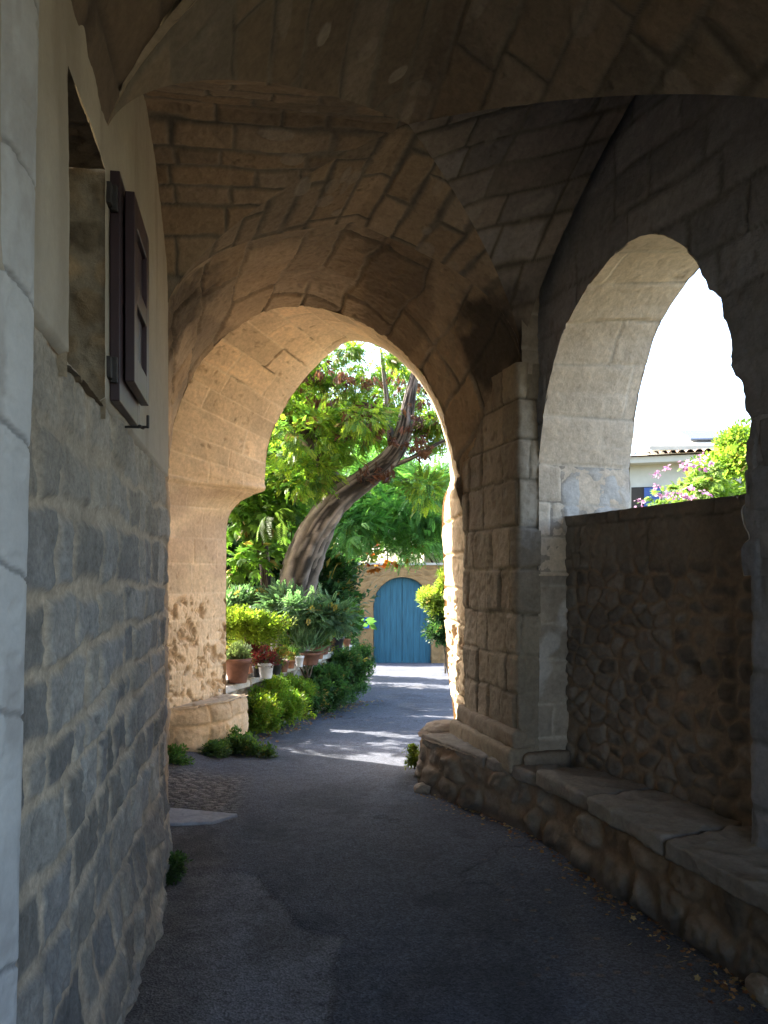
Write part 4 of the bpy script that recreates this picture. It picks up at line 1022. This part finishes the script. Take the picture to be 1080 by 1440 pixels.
shrub('shrub', 'sunny yellow shrub leaning against the wall right of the blue door', 'shrub', (1.45, 18.5, -.7), [BL(620, 845, 18.5, 24, 22, .5), BL(632, 820, 18.5, 16, 20, .4), BL(606, 838, 18.5, 16, 8, .3)], 1200, 45, .16, .15, 'small', [(.24, .30, .05), (.18, .25, .04)],
      extra=[('lower_leaves', [BL(622, 885, 18.6, 18, 26, .4)], 900, 30, .15, .14, 'small', DKG)])
# climbing plants on the road side of the retaining wall
def onface(t, z): q = rw(t)+nv_*.14; return np.array((q[0], q[1], z))
shrub('climbing_plant', 'light green leafy climber on the near end of the pot wall', 'plant', tuple(onface(.18, -.08)), [(onface(.12, .18), (.22, .3, .26)), (onface(.28, .14), (.22, .36, .26)), (onface(.2, .32), (.15, .35, .14)), (onface(.36, .2), (.2, .3, .2))], 2300, 80, .10, .07, 'small', [(.13, .24, .035), (.17, .28, .04), (.22, .28, .03)])
shrub('climbing_plant', 'darker green trailing climber hanging over the far end of the pot wall', 'plant', tuple(onface(.7, -.2)), [(onface(.5, .12), (.16, .4, .28)), (onface(.7, .12), (.18, .5, .34)), (onface(.9, .16), (.2, .4, .38)), (onface(.8, .42), (.2, .45, .16)), (onface(.97, .46), (.2, .2, .15)), (onface(.6, .30), (.2, .4, .18))], 5200, 140, .11, .07, 'small', [(.07, .15, .045), (.09, .18, .05), (.05, .11, .04)])
shrub('weed', 'pale green flat weeds at the foot of the pot wall', 'weed', (-1.25, 7.55, .03), [((-1.45, 7.15, .05), (.22, .16, .05)), ((-1.18, 7.22, .03), (.25, .14, .05)), ((-1.35, 7.4, .08), (.15, .15, .07))], 700, 30, .06, .06, 'small', [(.10, .17, .06), (.14, .22, .05), (.08, .14, .07)], stems=2)
shrub('weed', 'small clump of weeds against the foot of the lit left pier', 'weed', (-1.88, 6.6, .05), [((-1.78, 6.6, .09), (.18, .10, .08))], 300, 14, .05, .055, 'small', [(.07, .14, .04), (.09, .17, .05)], stems=2)
shrub('weed', 'tiny tuft of weed growing from the base of the near left wall', 'weed', (-1.12, 4.22, .02), [((-1.12, 4.25, .05), (.06, .10, .04))], 110, 8, .03, .045, 'small', [(.06, .12, .04), (.09, .16, .05)], stems=1)
shrub('weed', 'little sunlit tuft beside the nose of the stone ledge', 'weed', (.22, 6.55, .02), [((.24, 6.50, .12), (.05, .08, .10))], 120, 8, .03, .05, 'small', YG, stems=1)

# potted plants along the wall
def pot(loc, r, h, mat, label, plant, cols, pr, ph, size, kind='small', n=160, name='potted_plant', flower=None):
    t = thing(name, label, 'potted plant', loc, 'potted plants on the garden wall')
    m = 28; prof = [(0, 0), (r*.68, 0), (r*.70, .01), (r*.95, h*.80), (r*1.04, h*.81), (r*1.06, h), (r*.94, h), (r*.90, h*.86), (0, h*.86)]
    bm = bmesh.new(); rings = []
    for (rr_, z) in prof:
        rings.append([bm.verts.new((max(rr_, .0005)*math.cos(2*math.pi*k/m), max(rr_, .0005)*math.sin(2*math.pi*k/m), z)) for k in range(m)])
    for a, b in zip(rings[:-1], rings[1:]):
        for k in range(m): bm.faces.new((a[k], a[(k+1) % m], b[(k+1) % m], b[k]))
    me = bpy.data.meshes.new('pot'); bm.to_mesh(me); bm.free(); me.materials.append(mat)
    for p_ in me.polygons: p_.use_smooth = True
    o = bpy.data.objects.new('pot', me); C.objects.link(o); o.parent = t
    z0 = h*.86
    blobs = [((0, 0, z0+ph*.5), (pr, pr, ph*.5))]
    p, d = clumps(blobs, n, max(8, n//12), pr*.3, shell=.2, droop=-.1)
    foliage('foliage', p, d, size, kind, cols, M_LEAF, t)
    if flower: 
        p, d = clumps([((0, 0, z0+ph*.6), (pr, pr, ph*.5))], max(6, n//8), 8, pr*.3, shell=.6); foliage('flowers', p, d, size*.7, 'flower', flower, M_LEAF, t)
    return t
def wp(px, d): # on wall top at image column px and depth d
    t_ = (d-8.0)/4.0; return ((px-540)/1120*d, d, .5+.06*(t_*1.06+.06)/1.06*1.0+.004)
RED = [(.22, .03, .04), (.16, .025, .035), (.10, .10, .05)]
PALE = [(.20, .26, .12), (.24, .30, .15)]
pots = [(334, 8.15, .135, .25, M_TERRAB, 'large brown clay pot of pale succulent nearest the pier', PALE, .16, .15, .06, 'small', 260),
        (362, 8.55, .055, .12, M_BLACKP, 'small black pot just left of the white pot', RED, .08, .14, .05, 'small', 90),
        (374, 8.45, .085, .17, M_WHITEP, 'white pot with dark red leaves', RED, .13, .16, .06, 'small', 190),
        (350, 8.75, .09, .14, M_TERRAB, 'dark brown pot of crimson coleus behind the large clay pot', RED, .14, .22, .07, 'small', 170),
        (389, 8.75, .06, .12, M_BLACKP, 'black plastic pot right of the white pot', GREEN, .08, .12, .05, 'small', 90),
        (398, 8.95, .07, .13, M_TERRAB, 'brown pot with orange flowering plant', [(.35, .2, .06), (.16, .2, .05)], .11, .18, .05, 'small', 150),
        (409, 9.25, .05, .10, M_TERRA, 'tiny clay pot with thin blades', GREEN, .06, .16, .10, 'blade', 30),
        (421, 9.4, .055, .13, M_WHITEP, 'narrow cream pot with a small rosette', BLG, .06, .10, .06, 'blade', 30),
        (436, 9.6, .13, .15, M_TERRAB, 'wide brown bowl with a spiky agave', BLG, .12, .26, .22, 'blade', 40),
        (413, 9.9, .09, .14, M_BLACKP, 'black pot at the back with tall grassy leaves', GREEN, .12, .30, .2, 'blade', 60),
        (447, 10.2, .09, .15, M_TERRA, 'terracotta pot holding a bushy herb', [(.12, .2, .05), (.2, .22, .06)], .14, .20, .07, 'small', 170),
        (456, 10.7, .07, .12, M_TERRAB, 'small brown pot of bronze leaved plant', [(.2, .1, .05), (.15, .14, .05)], .1, .18, .06, 'small', 120),
        (472, 11.1, .12, .2, M_BLACKP, 'big black pot with a round yellow green bush near the far end', [(.16, .22, .06), (.2, .26, .07), (.18, .12, .07)], .22, .36, .08, 'small', 420),
        (487, 11.6, .06, .13, M_TERRA, 'little orange clay pot last in the row', GREEN, .07, .08, .05, 'small', 60)]
for (px, d, r, h, mt, lab, cols, pr_, ph, sz, kd, n) in pots:
    pot(wp(px, d), r, h, mt, lab, None, cols, pr_, ph, sz, kd, n)

# ------------------------------------------------------------------ house and flowers seen through the right arch
hs = thing('house', 'pale rendered house with tiled eaves and blue shutter beyond the parapet', 'house', (8.1, 23.0, -.12))
hx0, hy0 = P(880, 700, 22)[:2]
def tohs(o): o.parent = hs; return o
join_boxes('wall', [((1.1, 0, 2.0), (6.4, 6, 5.3), math.radians(-18))], M_RENDER, hs, .01)
cs_, sn_ = math.cos(math.radians(-18)), math.sin(math.radians(-18))
def hl(x, y, z): return (1.1+x*cs_-y*sn_, x*sn_+y*cs_, z)
join_boxes('eaves', [(hl(0, -3.15, 4.68), (6.8, .5, .16), math.radians(-18))], M_RENDER, hs, .01)
bm = bmesh.new()
for i in range(34):                      # rows of barrel tiles running up the slope
    x = -3.4+i*.206
    prev = None
    for j in range(2):
        pass
    for k in range(7):
        a = math.pi*k/6; xx_ = x+.1*math.cos(a); zz_ = .075*math.sin(a)
        p0 = hl(xx_, -3.5, 4.80+zz_); p1 = hl(xx_, 0, 5.3+zz_)
        cur = (bm.verts.new(p0), bm.verts.new(p1))
        if prev: bm.faces.new((prev[0], cur[0], cur[1], prev[1]))
        prev = cur
vsx = [bm.verts.new(hl(*p)) for p in ((-3.5, -3.5, 4.78), (3.5, -3.5, 4.78), (3.5, 0, 5.27), (-3.5, 0, 5.27), (3.5, 3.4, 4.8), (-3.5, 3.4, 4.8))]
bm.faces.new((vsx[0], vsx[1], vsx[2], vsx[3])); bm.faces.new((vsx[3], vsx[2], vsx[4], vsx[5]))
me = bpy.data.meshes.new('roof'); bm.to_mesh(me); bm.free(); me.materials.append(M_TILE); ro = bpy.data.objects.new('roof', me); C.objects.link(ro); ro.parent = hs
wn = join_boxes('window', [(hl(-1.55, -3.01, 3.45), (.75, .06, 1.15), math.radians(-18))], M_DARK, hs, .005)
join_boxes('shutter', [(hl(-1.40, -3.07, 3.45), (.42, .05, 1.1), math.radians(-18))], M_SHUTB, wn, .005)
h2 = thing('upper_house', 'white house with grey solar panels higher up behind the tiled one', 'house', (14.5, 33, 0))
join_boxes('wall', [((0, 0, 2.5), (8, 5, 8.2), .1)], M_RENDER, h2, .01)
def slope_mesh(name, pts, th, mat, parent):
    bm = bmesh.new(); a = [bm.verts.new(p) for p in pts]; b = [bm.verts.new((p[0], p[1], p[2]-th)) for p in pts]
    bm.faces.new(a); bm.faces.new(b[::-1])
    for i in range(len(a)): bm.faces.new((a[i], b[i], b[(i+1) % len(a)], a[(i+1) % len(a)]))
    bmesh.ops.recalc_face_normals(bm, faces=bm.faces)
    me = bpy.data.meshes.new(name); bm.to_mesh(me); bm.free(); me.materials.append(mat); o = bpy.data.objects.new(name, me); C.objects.link(o); o.parent = parent; return o
slope_mesh('roof', [(-4.6, -3.3, 6.45), (4.4, -3.3, 6.5), (4.4, 0, 7.6), (-4.6, 0, 7.5)], .15, M_RENDER, h2)
for k in range(3): slope_mesh('solar_panel', [(-2.8+k*1.5, -2.6, 6.85), (-1.45+k*1.5, -2.6, 6.87), (-1.45+k*1.5, -1.3, 7.42), (-2.8+k*1.5, -1.3, 7.4)], .06, M_PANEL, h2)
tree('oleander', 'pink flowering oleander just outside the right hand arch', 'shrub', (2.9, 8.1, -.1), [([(2.9, 8.1, -.1), (2.9, 8.1, .9), (2.85, 8.0, 2.0)], [.04, .03, .01]), ([(2.95, 8.1, -.1), (3.1, 8.2, 1.1), (3.2, 8.2, 2.3)], [.03, .02, .01])],
     [('foliage', [BL(940, 712, 8.0, 26, 20, .3), BL(965, 695, 8.2, 34, 24, .4), BL(990, 672, 8.3, 26, 22, .4), BL(960, 770, 8.2, 60, 50, .5)], 1500, 60, .10, .085, 'broad', [(.14, .22, .06), (.18, .26, .07)], M_LEAF),
      ('flowers', [BL(927, 680, 7.7, 6, 16, .12), BL(948, 697, 7.7, 22, 8, .2), BL(975, 690, 7.7, 22, 16, .2), BL(955, 655, 7.8, 20, 10, .2), BL(902, 706, 7.7, 10, 5, .1), BL(990, 650, 7.9, 15, 12, .2)], 300, 34, .045, .035, 'flower', [(.60, .25, .45), (.68, .36, .54), (.75, .5, .65)], M_PETAL)])
tree('shrub', 'yellow green bush filling the right side of the arch opening', 'shrub', (4.1, 9.0, -.1), [([(4.1, 9.0, -.1), (4.1, 9.0, 1.2), (4.1, 9.0, 2.4)], [.05, .04, .02]), ([(4.1, 9.0, .5), (3.9, 8.9, 1.6), (3.7, 8.8, 2.6)], [.03, .02, .01])],
     [('foliage', [BL(1015, 680, 9.0, 40, 40, .6), BL(1035, 640, 9.0, 28, 30, .5), BL(990, 700, 8.8, 35, 22, .5), BL(1030, 760, 9.0, 60, 60, .6)], 2600, 90, .14, .11, 'small', [(.20, .30, .05), (.26, .34, .06), (.14, .24, .04)], M_LEAF)])
# television aerial on a mast above the treetops
an = thing('tv_aerial', 'thin television aerial on a mast against the sky above the leaning tree', 'aerial', (.13, 28.5, 1.0))
join_boxes('mast', [((0, 0, 4.2), (.05, .05, 8.4), 0)], M_IRON, an, .005)
join_boxes('antenna', [((0, 0, 8.0), (.9, .03, .03), .3), ((.2, .05, 8.0), (.03, .5, .02), .3), ((-.2, -.05, 8.0), (.03, .6, .02), .3), ((.35, .1, 8.0), (.03, .4, .02), .3)], M_IRON, an, .004)
join_boxes('antenna', [((0, 0, 7.2), (.6, .03, .03), 1.0)], M_IRON, an, .004)
# neighbour roof glimpsed right of the tree
nb = thing('neighbour_house', 'plain grey roofed house glimpsed behind the trees right of the door', 'house', (4.2, 31, -1.2))
join_boxes('wall', [((0, 0, 2.7), (5.5, 4, 5.4), 0)], M_RENDER, nb, .01)
slope_mesh('roof', [(-3.1, -2.4, 5.3), (3.1, -2.4, 5.3), (3.1, 0, 6.6), (-3.1, 0, 6.6)], .12, M_GREYROOF, nb)
slope_mesh('roof', [(-3.1, 0, 6.6), (3.1, 0, 6.6), (3.1, 2.4, 5.3), (-3.1, 2.4, 5.3)], .12, M_GREYROOF, nb)

# loose things on the ground
for i, (c, r, lab) in enumerate([((.30, 5.93, .015), (.075, .06, .045), 'small rounded cobble at the foot of the ledge nose'), ((.50, 6.42, .30), (.20, .20, .13), 'rounded pale boulder on the far end of the ledge')]):
    o = boulder('boulder', c, r, 500+i); tag(o, lab, 'stone')
for i, (c, r, lab) in enumerate([((1.66, 3.0, .10), (.13, .16, .16), 'dark rounded boulder against the near end of the ledge'), ((1.46, 3.02, .02), (.07, .09, .06), 'small flat stone on the road beside the near end of the ledge')]):
    o = boulder('boulder', c, r, 520+i); tag(o, lab, 'stone')
n = 420; px_ = RG.uniform(0, 1, n); yy_ = 2.2+3.6*px_; bfx = np.interp(yy_, [1.9, 3.19, 3.84, 4.8, 5.27, 5.72, 6.1], [1.75, 1.40, 1.20, .964, .70, .42, .24]) - np.abs(RG.normal(0, .09, n))-.01
pts = np.stack([bfx, yy_, np.full(n, .012)], 1)
ll = foliage('leaf_litter', pts, RG.normal(0, 1, (n, 3))*np.array((1, 1, .1)), .024, 'flower', [(.30, .17, .08), (.22, .12, .06), (.35, .25, .12), (.2, .08, .04)], M_LEAFD, None, jitter=.1)
tag(ll, 'dry brown leaves scattered along the foot of the ledge', kind='stuff')
n = 260; yv = RG.uniform(7.2, 12, n); tv = (yv-8)/4; xv = np.array([rw(t_)[0] for t_ in tv])+np.abs(RG.normal(.28, .12, n))
l2 = foliage('leaf_litter', np.stack([xv, yv, gz(xv, yv)+.012], 1), RG.normal(0, 1, (n, 3))*np.array((1, 1, .1)), .04, 'flower', [(.32, .2, .1), (.28, .14, .07), (.15, .17, .06)], M_LEAFD, None, jitter=.1)
tag(l2, 'dry leaves gathered on the road edge below the climbers', kind='stuff')

# ------------------------------------------------------------------ light, sky, camera
SUN_AZ, SUN_EL = math.radians(58), math.radians(41)      # azimuth to the left of straight ahead
w = bpy.data.worlds.new('World'); S.world = w; w.use_nodes = True
nt = w.node_tree; nt.nodes.clear()
sky = nt.nodes.new('ShaderNodeTexSky'); sky.sky_type = 'NISHITA'; sky.sun_disc = False
sky.sun_elevation = SUN_EL; sky.sun_rotation = -SUN_AZ; sky.air_density = 1.0; sky.dust_density = 2.5; sky.ozone_density = 1.0
bg = nt.nodes.new('ShaderNodeBackground'); bg.inputs['Strength'].default_value = .15
wo = nt.nodes.new('ShaderNodeOutputWorld'); nt.links.new(sky.outputs[0], bg.inputs[0]); nt.links.new(bg.outputs[0], wo.inputs[0])
sd = bpy.data.lights.new('sun', 'SUN'); sd.energy = 4.6; sd.angle = math.radians(.5); sd.color = (1, .93, .82)
so = bpy.data.objects.new('sun', sd); C.objects.link(so)
v = Vector((-math.sin(SUN_AZ)*math.cos(SUN_EL), math.cos(SUN_AZ)*math.cos(SUN_EL), math.sin(SUN_EL)))
so.rotation_euler = v.to_track_quat('Z', 'Y').to_euler(); so.location = v*30

cd = bpy.data.cameras.new('camera'); co = bpy.data.objects.new('camera', cd); C.objects.link(co)
co.location = (0, 0, EYE); co.rotation_euler = (math.pi/2, 0, 0)
cd.sensor_fit = 'AUTO'; cd.sensor_width = 36; cd.lens = 28.0; cd.shift_y = 90/1440; cd.clip_start = .05; cd.clip_end = 2000
S.camera = co
S.view_settings.view_transform = 'Standard'; S.view_settings.look = 'None'; S.view_settings.gamma = 1
S.view_settings.exposure = 2.85
S.cycles.use_denoising = True
S.cycles.max_bounces = 10; S.cycles.diffuse_bounces = 8; S.cycles.transmission_bounces = 4; S.cycles.transparent_max_bounces = 4
S.cycles.sample_clamp_indirect = 8
